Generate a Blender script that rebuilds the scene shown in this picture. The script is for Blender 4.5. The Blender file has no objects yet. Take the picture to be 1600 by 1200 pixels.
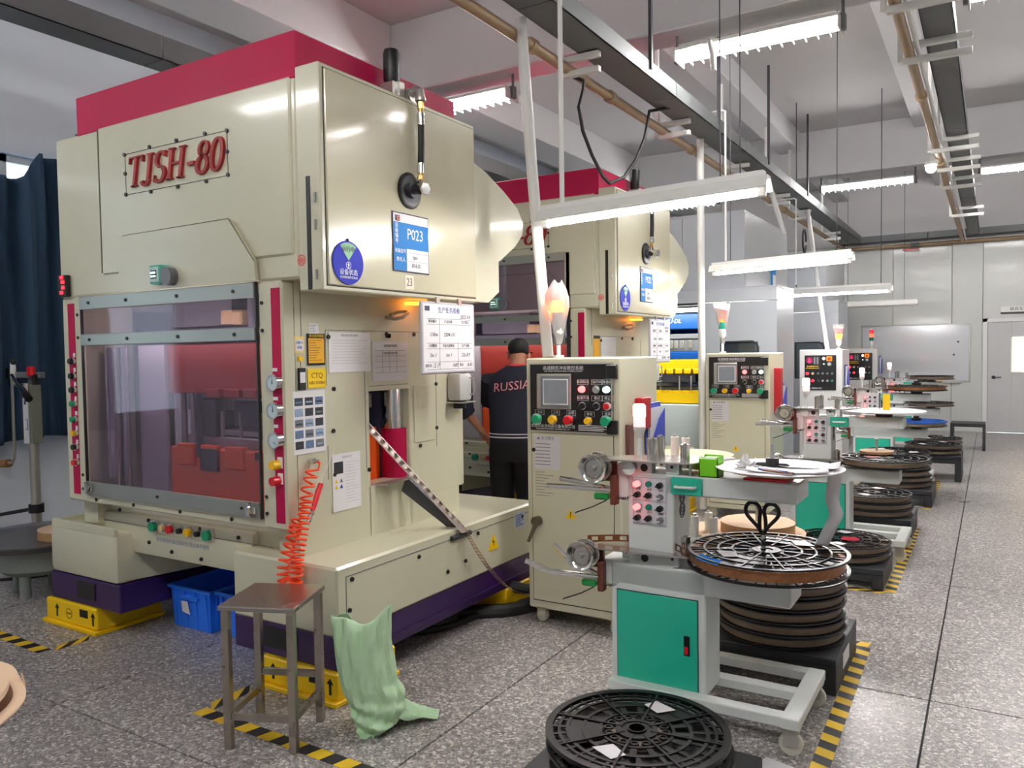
import bpy, bmesh, math, random
from mathutils import Vector, Matrix
random.seed(7)
S = bpy.context.scene
COL = S.collection
PI = math.pi

# ------------------------------------------------------------------ camera
YAW, PITCH, ROLL, FPX = 0.546953, 0.0399638, 0.0142856, 1233.49
def camera():
    cy, sy, cp, sp = math.cos(YAW), math.sin(YAW), math.cos(PITCH), math.sin(PITCH)
    f = Vector((-sy*cp, cy*cp, -sp)); r = Vector((cy, sy, 0)); d = f.cross(r)
    cr, sr = math.cos(ROLL), math.sin(ROLL)
    r2 = r*cr + d*sr; d2 = -r*sr + d*cr
    m = Matrix((r2, -d2, -f)).transposed().to_4x4(); m.translation = (0, 0, 1.6)
    cd = bpy.data.cameras.new('camera'); cd.sensor_width = 36; cd.lens = FPX*36/1600
    cd.clip_start = .05; cd.clip_end = 100
    o = bpy.data.objects.new('camera', cd); COL.objects.link(o); o.matrix_world = m
    S.camera = o
camera()

# ------------------------------------------------------------------ world, exposure
w = bpy.data.worlds.new('sky'); S.world = w; w.use_nodes = True
_n = w.node_tree.nodes; _bg = _n['Background']
_sky = _n.new('ShaderNodeTexSky'); _sky.sky_type = 'HOSEK_WILKIE'; _sky.turbidity = 5
_sky.sun_direction = (0.3, -0.6, 0.74)
_mx = _n.new('ShaderNodeMix'); _mx.data_type = 'RGBA'; _mx.inputs[0].default_value = .65; _mx.inputs[7].default_value = (.5, .52, .54, 1)
w.node_tree.links.new(_sky.outputs[0], _mx.inputs[6]); w.node_tree.links.new(_mx.outputs[2], _bg.inputs[0]); _bg.inputs[1].default_value = 8.0
S.view_settings.view_transform = 'Standard'; S.view_settings.look = 'None'
S.view_settings.gamma = 1; S.view_settings.use_curve_mapping = False
S.view_settings.exposure = 0.74
S.cycles.use_denoising = True
S.cycles.max_bounces = 8; S.cycles.diffuse_bounces = 5; S.cycles.glossy_bounces = 4
S.cycles.transparent_max_bounces = 12
S.cycles.caustics_reflective = False; S.cycles.caustics_refractive = False
S.cycles.sample_clamp_indirect = 6
TUBE = 110.0          # strength of the fluorescent tubes

# ------------------------------------------------------------------ materials
def lin(c):
    return tuple(((v/255)/12.92 if v/255 <= .04045 else ((v/255+.055)/1.055)**2.4) for v in c)
MATS = {}
def mat(name, rgb, rough=.5, metal=0., es=0., coat=0., var=.05, scale=6, bump=0., bscale=200, alpha=1.):
    if name in MATS: return MATS[name]
    m = bpy.data.materials.new(name); m.use_nodes = True; MATS[name] = m
    nt = m.node_tree; b = nt.nodes['Principled BSDF']
    c = lin(rgb)
    b.inputs['Base Color'].default_value = (*c, 1)
    b.inputs['Roughness'].default_value = rough; b.inputs['Metallic'].default_value = metal
    b.inputs['Coat Weight'].default_value = coat; b.inputs['Coat Roughness'].default_value = .08
    if es > 0:
        b.inputs['Emission Color'].default_value = (*c, 1); b.inputs['Emission Strength'].default_value = es
    if alpha < 1: b.inputs['Alpha'].default_value = alpha
    if var > 0:
        tc = nt.nodes.new('ShaderNodeTexCoord'); nz = nt.nodes.new('ShaderNodeTexNoise')
        nz.inputs['Scale'].default_value = scale; nz.inputs['Detail'].default_value = 5
        nt.links.new(tc.outputs['Object'], nz.inputs['Vector'])
        mx = nt.nodes.new('ShaderNodeMix'); mx.data_type = 'RGBA'
        mx.inputs[6].default_value = (*[v*(1-var) for v in c], 1)
        mx.inputs[7].default_value = (*[min(1, v*(1+var)) for v in c], 1)
        nt.links.new(nz.outputs['Fac'], mx.inputs[0]); nt.links.new(mx.outputs[2], b.inputs['Base Color'])
        mr = nt.nodes.new('ShaderNodeMapRange')
        mr.inputs[3].default_value = max(.02, rough-.05); mr.inputs[4].default_value = min(1, rough+.05)
        nt.links.new(nz.outputs['Fac'], mr.inputs[0]); nt.links.new(mr.outputs[0], b.inputs['Roughness'])
    if bump > 0:
        tc = nt.nodes.new('ShaderNodeTexCoord'); nz = nt.nodes.new('ShaderNodeTexNoise')
        nz.inputs['Scale'].default_value = bscale
        nt.links.new(tc.outputs['Object'], nz.inputs['Vector'])
        bp = nt.nodes.new('ShaderNodeBump'); bp.inputs['Strength'].default_value = bump; bp.inputs['Distance'].default_value = .01
        nt.links.new(nz.outputs['Fac'], bp.inputs['Height']); nt.links.new(bp.outputs[0], b.inputs['Normal'])
    return m
def glass(name, rgb, t=.8, rough=.03, refl=.12, df_=.05):
    m = bpy.data.materials.new(name); m.use_nodes = True; nt = m.node_tree; MATS[name] = m
    nt.nodes.clear(); out = nt.nodes.new('ShaderNodeOutputMaterial')
    tr = nt.nodes.new('ShaderNodeBsdfTransparent'); tr.inputs[0].default_value = (*[t*v for v in lin(rgb)], 1)
    gl = nt.nodes.new('ShaderNodeBsdfGlossy'); gl.inputs[1].default_value = rough
    df = nt.nodes.new('ShaderNodeBsdfDiffuse'); df.inputs[0].default_value = (*lin(rgb), 1)
    fr = nt.nodes.new('ShaderNodeLayerWeight'); fr.inputs[0].default_value = .35
    mr = nt.nodes.new('ShaderNodeMapRange'); mr.inputs[3].default_value = refl*.4; mr.inputs[4].default_value = min(1, refl*4)
    m1 = nt.nodes.new('ShaderNodeMixShader'); m2 = nt.nodes.new('ShaderNodeMixShader'); m1.inputs[0].default_value = df_
    nt.links.new(tr.outputs[0], m1.inputs[1]); nt.links.new(df.outputs[0], m1.inputs[2])
    nt.links.new(fr.outputs['Fresnel'], mr.inputs[0]); nt.links.new(mr.outputs[0], m2.inputs[0])
    nt.links.new(m1.outputs[0], m2.inputs[1]); nt.links.new(gl.outputs[0], m2.inputs[2])
    nt.links.new(m2.outputs[0], out.inputs[0])
    return m

cream   = mat('cream_paint', (208, 205, 180), .34, coat=.3, var=.025)
creamg  = mat('cream_gloss', (205, 199, 170), .22, coat=.6, var=.02)
magenta = mat('magenta_paint', (182, 14, 72), .5, var=.04)
magenta.node_tree.nodes['Principled BSDF'].inputs['Specular IOR Level'].default_value = .25
purple  = mat('purple_paint', (46, 14, 74), .4, coat=.2)
yellow  = mat('yellow_paint', (250, 204, 0), .45)
alu     = mat('aluminium', (168, 172, 166), .38, .75, var=.06, scale=3)
steel   = mat('brushed_steel', (190, 186, 180), .36, .8, var=.08, scale=4)
rollst  = mat('roller_steel', (206, 202, 196), .17, 1., var=.12, scale=40)
platest = mat('plate_steel', (200, 194, 190), .24, .9, var=.06, scale=5)
chrome  = mat('chrome', (225, 224, 222), .1, 1., var=0)
darkst  = mat('dark_steel', (70, 70, 76), .4, .6)
black   = mat('black_plastic', (14, 14, 15), .42, var=0)
blackr  = mat('black_rubber', (18, 18, 20), .6, var=0)
matteb  = mat('black_panel', (17, 16, 18), .3, var=0)
reelb   = mat('reel_plastic', (8, 8, 11), .34, var=.1, scale=20)
cartg   = mat('grey_paint', (224, 228, 225), .4, coat=.15, var=.03)
green   = mat('green_door_paint', (36, 184, 154), .38, coat=.2, var=.03)
orange  = mat('orange_paint', (244, 92, 26), .45)
redor   = mat('red_orange_paint', (150, 42, 30), .45)
greym   = mat('machine_grey', (120, 122, 128), .5, .2)
greyd   = mat('machine_dark_grey', (62, 62, 70), .5)
navy    = mat('dark_blue', (30, 36, 70), .6)
white   = mat('white_enamel', (236, 236, 232), .4, var=.02)
paper   = mat('white_paper', (236, 234, 236), .8, var=.02)
paperg  = mat('grey_paper', (214, 212, 216), .8, var=.03)
ink     = mat('grey_ink', (120, 116, 122), .8, var=0)
dink    = mat('black_ink', (40, 38, 42), .7, var=0)
blueink = mat('blue_ink', (40, 60, 150), .7, var=0)
whitei  = mat('white_ink', (242, 242, 244), .6, var=0)
card    = mat('cardboard', (212, 182, 152), .8, var=.05)
cardd   = mat('cardboard_edge', (190, 150, 108), .85, var=.1, scale=40)
copper  = mat('copper_strip', (160, 108, 72), .38, .6, var=.5, scale=70)
blue    = mat('blue_crate', (44, 124, 250), .45)
btnG    = mat('green_button', (18, 150, 104), .3, var=0)
btnR    = mat('red_button', (214, 24, 34), .3, var=0)
btnY    = mat('yellow_button', (244, 190, 20), .3, var=0)
btnB    = mat('beige_button', (214, 186, 140), .4, var=0)
redlit  = mat('red_lamp_lit', (255, 60, 60), .4, es=7, var=0)
whitelit= mat('white_lamp_lit', (255, 214, 206), .4, es=5, var=0)
ambwork = mat('amber_work_light', (255, 150, 40), .4, es=4, var=0)
amblit  = mat('amber_lamp_lit', (255, 132, 26), .4, es=9, var=0)
grnlit  = mat('pale_lamp_lit', (206, 255, 236), .4, es=2.5, var=0)
redseg  = mat('red_segment', (255, 30, 40), .4, es=3, var=0)
tubem   = mat('tube_lit', (255, 252, 250), .4, es=TUBE, var=0)
glassm  = glass('smoked_acrylic', (228, 220, 232), .97, .03, .035, .03)
clear   = glass('clear_pane', (225, 232, 235), .95, .02, .1)
film    = glass('plastic_film', (240, 238, 236), .92, .3, .22, .33)

# ------------------------------------------------------------------ mesh builder
class B:
    def __init__(s): s.bm = bmesh.new()
    def box(s, x0, x1, y0, y1, z0, z1, bev=0., mi=0):
        if x1 < x0: x0, x1 = x1, x0
        if y1 < y0: y0, y1 = y1, y0
        if z1 < z0: z0, z1 = z1, z0
        r = bmesh.ops.create_cube(s.bm, size=1)
        for v in r['verts']:
            v.co = Vector(((x0+x1)/2+v.co.x*(x1-x0), (y0+y1)/2+v.co.y*(y1-y0), (z0+z1)/2+v.co.z*(z1-z0)))
        fs = {f for v in r['verts'] for f in v.link_faces}
        for f in fs: f.material_index = mi
        if bev > 0:
            es = {e for v in r['verts'] for e in v.link_edges}
            rr = bmesh.ops.bevel(s.bm, geom=list(es), offset=bev, segments=2 if bev > .012 else 1, affect='EDGES', profile=.5)
            for f in rr['faces']: f.material_index = mi
        return s
    def basis(s, d):
        d = Vector(d).normalized(); a = Vector((0, 0, 1)) if abs(d.z) < .9 else Vector((1, 0, 0))
        u = d.cross(a).normalized(); return u, d.cross(u).normalized(), d
    def cyl(s, p, q, r, r2=None, n=16, mi=0, cap=True):
        p, q = Vector(p), Vector(q); r2 = r if r2 is None else r2
        u, v, d = s.basis(q-p)
        A = [s.bm.verts.new(p+(u*math.cos(2*PI*i/n)+v*math.sin(2*PI*i/n))*r) for i in range(n)]
        Bv = [s.bm.verts.new(q+(u*math.cos(2*PI*i/n)+v*math.sin(2*PI*i/n))*r2) for i in range(n)]
        for i in range(n):
            f = s.bm.faces.new((A[i], A[(i+1) % n], Bv[(i+1) % n], Bv[i])); f.material_index = mi
        if cap:
            f = s.bm.faces.new(A[::-1]); f.material_index = mi
            f = s.bm.faces.new(Bv); f.material_index = mi
        return s
    def tube(s, pts, r, n=8, mi=0, closed=False):
        pts = [Vector(p) for p in pts]; N = len(pts); rings = []
        t0 = pts[1]-pts[0]; u, v, _ = s.basis(t0)
        for i, p in enumerate(pts):
            a = pts[(i-1) % N] if (closed or i > 0) else p
            b = pts[(i+1) % N] if (closed or i < N-1) else p
            t = (b-a).normalized()
            u = (u-t*u.dot(t)).normalized(); v = t.cross(u)
            rr = r[i] if isinstance(r, (list, tuple)) else r
            rings.append([s.bm.verts.new(p+(u*math.cos(2*PI*k/n)+v*math.sin(2*PI*k/n))*rr) for k in range(n)])
        for i in range(N if closed else N-1):
            a, b = rings[i], rings[(i+1) % N]
            for k in range(n):
                f = s.bm.faces.new((a[k], a[(k+1) % n], b[(k+1) % n], b[k])); f.material_index = mi
        if not closed:
            f = s.bm.faces.new(rings[0][::-1]); f.material_index = mi
            f = s.bm.faces.new(rings[-1]); f.material_index = mi
        return s
    def poly(s, pts, vec, mi=0):
        vec = Vector(vec); a = [s.bm.verts.new(Vector(p)) for p in pts]; b = [s.bm.verts.new(Vector(p)+vec) for p in pts]
        n = len(a); fs = [s.bm.faces.new(a[::-1]), s.bm.faces.new(b)]
        for i in range(n): fs.append(s.bm.faces.new((a[i], a[(i+1) % n], b[(i+1) % n], b[i])))
        for f in fs: f.material_index = mi
        return s
    def lathe(s, prof, c, d=(0, 0, 1), n=32, mi=0, closed=False):
        u, v, d = s.basis(d); c = Vector(c); R = []
        for (r, h) in prof:
            R.append([s.bm.verts.new(c+d*h+(u*math.cos(2*PI*k/n)+v*math.sin(2*PI*k/n))*max(r, 1e-5)) for k in range(n)])
        m = len(R)
        for i in range(m if closed else m-1):
            a, b = R[i], R[(i+1) % m]
            for k in range(n):
                f = s.bm.faces.new((a[k], a[(k+1) % n], b[(k+1) % n], b[k])); f.material_index = mi
        return s
    def ring(s, r0, r1, z0, z1, c=(0, 0, 0), d=(0, 0, 1), n=48, mi=0):
        return s.lathe([(r0, z0), (r1, z0), (r1, z1), (r0, z1)], c, d, n, mi, True)
    def ball(s, c, r, sc=(1, 1, 1), mi=0, n=16):
        q = bmesh.ops.create_uvsphere(s.bm, u_segments=n, v_segments=max(6, n//2), radius=r)
        for v in q['verts']: v.co = Vector((c[0]+v.co.x*sc[0], c[1]+v.co.y*sc[1], c[2]+v.co.z*sc[2]))
        for f in {f for v in q['verts'] for f in v.link_faces}: f.material_index = mi
        return s
    def quad(s, a, b, c, d, mi=0):
        f = s.bm.faces.new([s.bm.verts.new(Vector(p)) for p in (a, b, c, d)]); f.material_index = mi
        return s
    def grid(s, rows, mi=0, wrap=False):
        V = [[s.bm.verts.new(Vector(p)) for p in r] for r in rows]; n = len(V[0])
        for i in range(len(V)-1):
            for k in range(n if wrap else n-1):
                f = s.bm.faces.new((V[i][k], V[i][(k+1) % n], V[i+1][(k+1) % n], V[i+1][k])); f.material_index = mi
        return s
    def text(s, t, size, at, xd, ud, align='CENTER', ext=.0004, shear=0., mi=0, sx=1.):
        cu = bpy.data.curves.new('t', 'FONT'); cu.body = t; cu.size = size; cu.align_x = align; cu.align_y = 'CENTER'
        cu.extrude = ext; cu.shear = shear; cu.resolution_u = 2
        o = bpy.data.objects.new('t', cu); me = bpy.data.meshes.new_from_object(o)
        X = Vector(xd).normalized(); U = Vector(ud).normalized(); N = X.cross(U); at = Vector(at)
        vs = [s.bm.verts.new(at+X*v.co.x*sx+U*v.co.y+N*v.co.z) for v in me.vertices]
        for p in me.polygons:
            try: f = s.bm.faces.new([vs[i] for i in p.vertices]); f.material_index = mi
            except ValueError: pass
        bpy.data.objects.remove(o); bpy.data.curves.remove(cu); bpy.data.meshes.remove(me)
        return s
WO = {}
def finish(me_name, b, mats, smooth=True, recalc=True):
    bm = b.bm
    if recalc: bmesh.ops.recalc_face_normals(bm, faces=bm.faces[:])
    me = bpy.data.meshes.new(me_name); bm.to_mesh(me); bm.free()
    for m in (mats if isinstance(mats, (list, tuple)) else [mats]): me.materials.append(m)
    if smooth and len(me.polygons):
        me.polygons.foreach_set('use_smooth', [True]*len(me.polygons)); me.set_sharp_from_angle(angle=.6)
    return me
def obj(name, b, mats, parent=None, smooth=True, kind=None, label=None, recalc=True):
    me = finish(name, b, mats, smooth, recalc)
    vs = [v.co for v in me.vertices]
    lo = Vector((min(v[i] for v in vs) for i in range(3))); hi = Vector((max(v[i] for v in vs) for i in range(3)))
    c = (lo+hi)/2
    if parent is None: c.z = lo.z
    me.transform(Matrix.Translation(-c))
    o = bpy.data.objects.new(name, me); COL.objects.link(o)
    if parent: o.parent = parent; o.location = c-WO[parent.name]
    else: o.location = c
    WO[o.name] = c
    if kind: o['kind'] = kind
    if label: o['label'] = label
    return o
def thing(name, label, cat, loc=(0, 0, 0), group=None):
    o = bpy.data.objects.new(name, None); COL.objects.link(o); o.location = loc; o.empty_display_size = .1
    WO[o.name] = Vector(loc); o['label'] = label; o['category'] = cat
    if group: o['group'] = group
    return o
def tag(o, label, cat, group=None):
    o['label'] = label; o['category'] = cat
    if group: o['group'] = group
    return o
def copy_tree(o, delta=None, loc=None, rotz=None, label=None, parent=None, group=None):
    c = o.copy(); COL.objects.link(c)
    if parent: c.parent = parent
    if delta: c.location = o.location+Vector(delta)
    if loc: c.location = loc
    if rotz is not None: c.rotation_euler.z = rotz
    if label: c['label'] = label
    if group: c['group'] = group
    WO[c.name] = WO[o.name]+Vector(delta) if delta else (Vector(loc) if loc else WO[o.name])
    for ch in list(o.children): copy_tree(ch, parent=c)
    return c
XA, YA, ZA = (1, 0, 0), (0, 1, 0), (0, 0, 1)
# ================================================================== SETTING
def terrazzo():
    m = bpy.data.materials.new('terrazzo'); m.use_nodes = True; nt = m.node_tree; b = nt.nodes['Principled BSDF']
    tc = nt.nodes.new('ShaderNodeNewGeometry')
    v = nt.nodes.new('ShaderNodeTexVoronoi'); v.inputs['Scale'].default_value = 85
    v2 = nt.nodes.new('ShaderNodeTexVoronoi'); v2.inputs['Scale'].default_value = 190
    nz = nt.nodes.new('ShaderNodeTexNoise'); nz.inputs['Scale'].default_value = .9; nz.inputs['Detail'].default_value = 6
    for q in (v, v2, nz): nt.links.new(tc.outputs['Position'], q.inputs['Vector'])
    def ramp(stops):
        r = nt.nodes.new('ShaderNodeValToRGB'); r.color_ramp.interpolation = 'CONSTANT'
        e = r.color_ramp.elements; e[0].position = stops[0][0]; e[0].color = (*lin(stops[0][1]), 1)
        e[1].position = stops[1][0]; e[1].color = (*lin(stops[1][1]), 1)
        for p, c in stops[2:]:
            x = e.new(p); x.color = (*lin(c), 1)
        return r
    r1 = ramp([(0, (104, 100, 100)), (.36, (148, 142, 140)), (.62, (184, 177, 173)), (.82, (240, 234, 230)), (.93, (66, 63, 65))])
    r2 = ramp([(0, (128, 122, 121)), (.4, (168, 162, 158)), (.7, (108, 104, 104)), (.86, (226, 220, 216))])
    s1 = nt.nodes.new('ShaderNodeSeparateColor'); s2 = nt.nodes.new('ShaderNodeSeparateColor')
    nt.links.new(v.outputs['Color'], s1.inputs[0]); nt.links.new(v2.outputs['Color'], s2.inputs[0])
    nt.links.new(s1.outputs[0], r1.inputs[0]); nt.links.new(s2.outputs[0], r2.inputs[0])
    mx = nt.nodes.new('ShaderNodeMix'); mx.data_type = 'RGBA'; mx.inputs[0].default_value = .45
    nt.links.new(r1.outputs[0], mx.inputs[6]); nt.links.new(r2.outputs[0], mx.inputs[7])
    m2 = nt.nodes.new('ShaderNodeMix'); m2.data_type = 'RGBA'; m2.blend_type = 'MULTIPLY'; m2.inputs[0].default_value = .5
    cr = nt.nodes.new('ShaderNodeMapRange'); cr.inputs[3].default_value = .78; cr.inputs[4].default_value = 1.22
    nt.links.new(nz.outputs['Fac'], cr.inputs[0]); nt.links.new(mx.outputs[2], m2.inputs[6]); nt.links.new(cr.outputs[0], m2.inputs[7])
    nt.links.new(m2.outputs[2], b.inputs['Base Color'])
    b.inputs['Roughness'].default_value = .42
    mr = nt.nodes.new('ShaderNodeMapRange'); mr.inputs[3].default_value = .22; mr.inputs[4].default_value = .4
    nt.links.new(nz.outputs['Fac'], mr.inputs[0]); nt.links.new(mr.outputs[0], b.inputs['Roughness'])
    return m
terr = terrazzo()
joint = mat('floor_joint', (48, 46, 48), .8)
wallp = mat('wall_paint', (216, 220, 222), .6, var=.03, scale=1.5)
panelm = mat('wall_panel_grey', (204, 206, 202), .35, coat=.15, var=.02, scale=1)
ceilm = mat('ceiling_paint', (200, 197, 197), .75, var=.03, scale=1)
beamm = mat('beam_paint', (216, 215, 216), .7, var=.03, scale=1.2)
X0, X1, Y0, Y1, ZC = -6.6, 5.2, -4.6, 17.0, 4.78

fl = obj('floor', B().box(X0-.1, X1+.1, Y0-.1, Y1+.1, -.2, -.012), joint, kind='structure', smooth=False)
xs = [X0] + [-.23-1.73*k for k in range(3, -1, -1)] + [-.23+1.73*k for k in (1, 2, 3)] + [X1]
ys = [Y0] + [-.03-2*k for k in (2, 1)] + [-.03+2.0*k for k in range(9)] + [Y1]
for i in range(len(xs)-1):
    for j in range(len(ys)-1):
        if ys[j+1] < .5 and xs[i] > 0: pass
        obj('floor_slab', B().box(xs[i]+.004, xs[i+1]-.004, ys[j]+.004, ys[j+1]-.004, -.03, 0, .0015), terr, fl, smooth=False)
ce = obj('ceiling', B().box(X0, X1, Y0, Y1, ZC, ZC+.15), ceilm, kind='structure')
def struct(name, b, m, **k): return obj(name, b, m, kind='structure', **k)
# concrete beams across and along the hall
for k, y in enumerate((-.25, 6.05, 12.33)):
    struct('trim_%d' % (k+1), B().box(X0, X1, y, y+.34, 4.11, ZC, .01), beamm)
def along(k, x0, x1, z0):
    b = B()
    for ya, yb in ((Y0, -.25), (.09, 6.05), (6.39, 12.33), (12.67, Y1)): b.box(x0, x1, ya, yb, z0, ZC, .008)
    struct('trim_%d' % k, b, beamm)
along(4, -5.55, -5.0, 4.33)
along(5, -2.75, -2.45, 4.5)
along(6, -.95, -.62, 4.62)
along(7, 2.2, 2.5, 4.5)
# walls
struct('wall_right', B().box(X1, X1+.15, Y0, Y1, 0, ZC), wallp)
struct('wall_front', B().box(X0, X1, Y0-.15, Y0, 0, ZC), wallp)
# left wall with a window opening
wl = B(); WY0, WY1, WZ0, WZ1 = .3, 4.3, 1.05, 3.22
wl.box(X0-.2, X0, Y0, WY0, 0, ZC).box(X0-.2, X0, WY1, Y1, 0, ZC).box(X0-.2, X0, WY0, WY1, 0, WZ0).box(X0-.2, X0, WY0, WY1, WZ1, ZC)
struct('wall_left', wl, mat('left_wall_daylit', (226, 234, 244), .6, var=.03, scale=1.5))  # bluish daylight is put into this wall's base colour
w1 = thing('window_1', '', ''); del w1['label']; del w1['category']; w1['kind'] = 'structure'
w1.location = (X0-.1, 2.3, WZ0); WO[w1.name] = Vector(w1.location)
fb = B().box(X0-.14, X0-.06, WY0, WY1, WZ0, WZ0+.06).box(X0-.14, X0-.06, WY0, WY1, WZ1-.06, WZ1)
MUL = [WY0+k*(WY1-.06-WY0)/4 for k in range(5)]
for y in MUL: fb.box(X0-.14, X0-.06, y, y+.06, WZ0, WZ1)
fb.box(X0-.14, X0-.06, WY0, WY1, 2.55, 2.6)
obj('window_frame', fb, white, w1)
for ya, yb in zip([m_+.06 for m_ in MUL[:-1]], MUL[1:]):
    for za, zb in ((WZ0+.06, 2.55), (2.6, WZ1-.06)): obj('pane', B().box(X0-.103, X0-.097, ya, yb, za, zb), clear, w1)
# back wall: grey sandwich panels with recessed joints
wb = struct('wall_back', B().box(X0, X1, Y1+.03, Y1+.2, 0, ZC), mat('panel_joint', (150, 152, 150), .7))
px = [X0, -5.6, -4.6, -3.6, -2.66, -1.66, -.66, -.16]
for a, c in zip(px[:-1], px[1:]): obj('wall_panel', B().box(a+.004, c-.004, Y1-.01, Y1+.03, 0, 3.6, .003), panelm, wb)
for a, c in ((1.1, 2.1), (2.1, 3.1), (3.1, 4.1), (4.1, X1)): obj('wall_panel', B().box(a+.004, c-.004, Y1-.01, Y1+.03, 0, 3.6, .003), panelm, wb)
obj('wall_panel', B().box(-.156, 1.096, Y1-.01, Y1+.03, 2.1, 3.6, .003), panelm, wb)
obj('upper_wall', B().box(X0, X1, Y1-.02, Y1+.03, 3.606, ZC), ceilm, wb)
# door in the back wall
d1 = thing('door_1', '', ''); del d1['label']; del d1['category']; d1['kind'] = 'structure'
d1.location = (.4, Y1, 0); WO[d1.name] = Vector(d1.location)
obj('door_frame', B().box(-.16, -.08, Y1-.05, Y1+.03, 0, 2.1, .004).box(1.02, 1.1, Y1-.05, Y1+.03, 0, 2.1, .004).box(-.16, 1.1, Y1-.05, Y1+.03, 2.03, 2.1, .004), mat('door_frame_white', (226, 226, 224), .4), d1)
db = B().box(-.075, .30, Y1-.03, Y1, .012, 2.025, .003).box(.30, .72, Y1-.03, Y1, .012, 1.12).box(.30, .72, Y1-.03, Y1, 1.75, 2.025).box(.72, 1.015, Y1-.03, Y1, .012, 2.025, .003)
dl = obj('door_leaf', db, mat('door_grey', (196, 196, 196), .4), d1)
obj('window_trim', B().box(.28, .30, Y1-.036, Y1-.005, 1.1, 1.77).box(.72, .74, Y1-.036, Y1-.005, 1.1, 1.77).box(.28, .74, Y1-.036, Y1-.005, 1.75, 1.77).box(.28, .74, Y1-.036, Y1-.005, 1.1, 1.12), white, dl)
obj('lit_pane', B().box(.30, .72, Y1-.012, Y1-.006, 1.12, 1.75), mat('lit_pane', (255, 226, 180), .5, es=1.0, var=0), dl, label='window pane lit warm from the room behind')
obj('door_handle', B().cyl((.02, Y1-.03, 1.02), (.02, Y1-.075, 1.02), .03).ball((.02, Y1-.085, 1.02), .03).box(.0, .14, Y1-.09, Y1-.075, 1.01, 1.03, .004), darkst, dl)
sg = thing('door_sign', 'small white room sign plate on the grey wall above the door', 'sign', (.35, Y1-.02, 2.17))
obj('plate', B().box(.12, .6, Y1-.03, Y1-.012, 2.19, 2.31, .003), white, sg)
obj('stripe', B().box(.12, .6, Y1-.034, Y1-.03, 2.17, 2.205), black, sg)
obj('lettering', B().text('模具车间', .07, (.40, Y1-.0325, 2.255), XA, ZA), dink, sg)
# whiteboard
wbd = thing('whiteboard', 'large white marker board on the grey back wall beside the door', 'whiteboard', (-1.28, Y1-.02, .93))
obj('board', B().box(-2.2, -.37, Y1-.035, Y1-.012, .95, 2.0), mat('whiteboard_gloss', (214, 216, 220), .12, coat=.6, var=.01), wbd)
fr = B()
for a in ((-2.22, -2.195, .93, 2.02), (-.375, -.35, .93, 2.02), (-2.22, -.35, .93, .955), (-2.22, -.35, 1.995, 2.02)): fr.box(a[0], a[1], Y1-.04, Y1-.011, a[2], a[3], .004)
obj('frame', fr, alu, wbd)
obj('pen_tray', B().box(-1.7, -.5, Y1-.09, Y1-.035, .915, .935, .003), alu, wbd)
for x, z in ((-.55, 1.68), (-.62, 1.44)): obj('magnet', B().cyl((x, Y1-.035, z), (x, Y1-.05, z), .018), black, wbd)
tag(obj('board_eraser', B().box(-1.22, -1.02, Y1-.085, Y1-.045, .935, .975, .008), black), 'black felt eraser lying on the tray of the whiteboard', 'eraser')
tag(obj('marker_pen', B().cyl((-.9, Y1-.06, .945), (-.77, Y1-.06, .945), .009, n=10), yellow), 'yellow marker pen lying on the tray of the whiteboard', 'pen')

# curtain
cu = B(); rows = []
def curt(y, z):
    t = (y-1.6)/2.8
    return X0+.16+.05*math.sin(y*21+.8*math.sin(z*1.3))+.03*math.sin(y*47+z*.9)+.02*math.sin(z*3+y*9)
zs = [.96+.075*i for i in range(31)]
for z in zs:
    r = []
    for k in range(100):
        y = 1.2+k*(3.95-1.2)/99
        zz = z
        if z > 2.5: zz = 2.5+(z-2.5)*(1-.30*max(0, min(1, (3.42-y)/.12)))      # the near end has slipped off the rail
        zz += .03*math.sin(y*6)*(1 if z < 1.2 else 0)
        r.append((curt(y, z), y, zz))
    rows.append(r)
cu.grid(rows)
cur = obj('curtain', cu, mat('blue_curtain', (40, 66, 92), .85, var=.12, scale=5), recalc=False)
tag(cur, 'long dark blue curtain hanging in folds over the left window', 'curtain')
md = cur.modifiers.new('thick', 'SOLIDIFY'); md.thickness = .004

def smooth_path0(P): return [Vector(p) for p in P]
# ------------------------------------------------------------------ overhead services
galv = mat('galvanised', (112, 115, 116), .6, .3, var=.12, scale=5)
pipem = mat('tan_pipe', (166, 140, 108), .5, .2, var=.15, scale=4)
strut = mat('white_strut', (232, 232, 228), .5)
def tray(label, x0, x1, z0, z1, ya, yb, arms):
    t = thing('cable_tray', label, 'cable tray', ((x0+x1)/2, (ya+yb)/2, z0))
    n = int((yb-ya)/2); st = (yb-ya)/n
    for i in range(n):
        a, b = ya+i*st+.004, ya+(i+1)*st-.004
        obj('channel', B().box(x0, x0+.006, a, b, z0, z1).box(x1-.006, x1, a, b, z0, z1).box(x0, x1, a, b, z0, z0+.006), galv, t, smooth=False)
    return t
def pipe(name, label, p, q, r, m, clamps=()):
    t = thing(name, label, 'pipe', p)
    obj('pipe_run', B().cyl(p, q, r, n=14), m, t)
    for y in clamps: obj('clamp', B().cyl((p[0], y-.03, p[2]), (p[0], y+.03, p[2]), r+.012, n=14), m, t)
    return t
tray('galvanised cable tray running above the left tan pipe', -2.42, -2.18, 3.62, 3.74, 2.0, 16.6, ())
pipe('air_pipe', 'tan overhead air pipe running above the row of control cabinets', (-2.5, 1.6, 3.53), (-2.5, 16.9, 3.53), .035, pipem, (4.4, 5.6, 7.5, 9.5, 11.5))
tray('galvanised cable tray running beside the right tan pipe', -.40, -.22, 3.62, 3.74, 2.5, 16.6, ())
pipe('air_pipe', 'tan overhead air pipe running above the line of reel carts', (-.49, 1.6, 3.55), (-.49, 16.9, 3.55), .032, pipem, (4.5, 7.0, 9.6))
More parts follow.
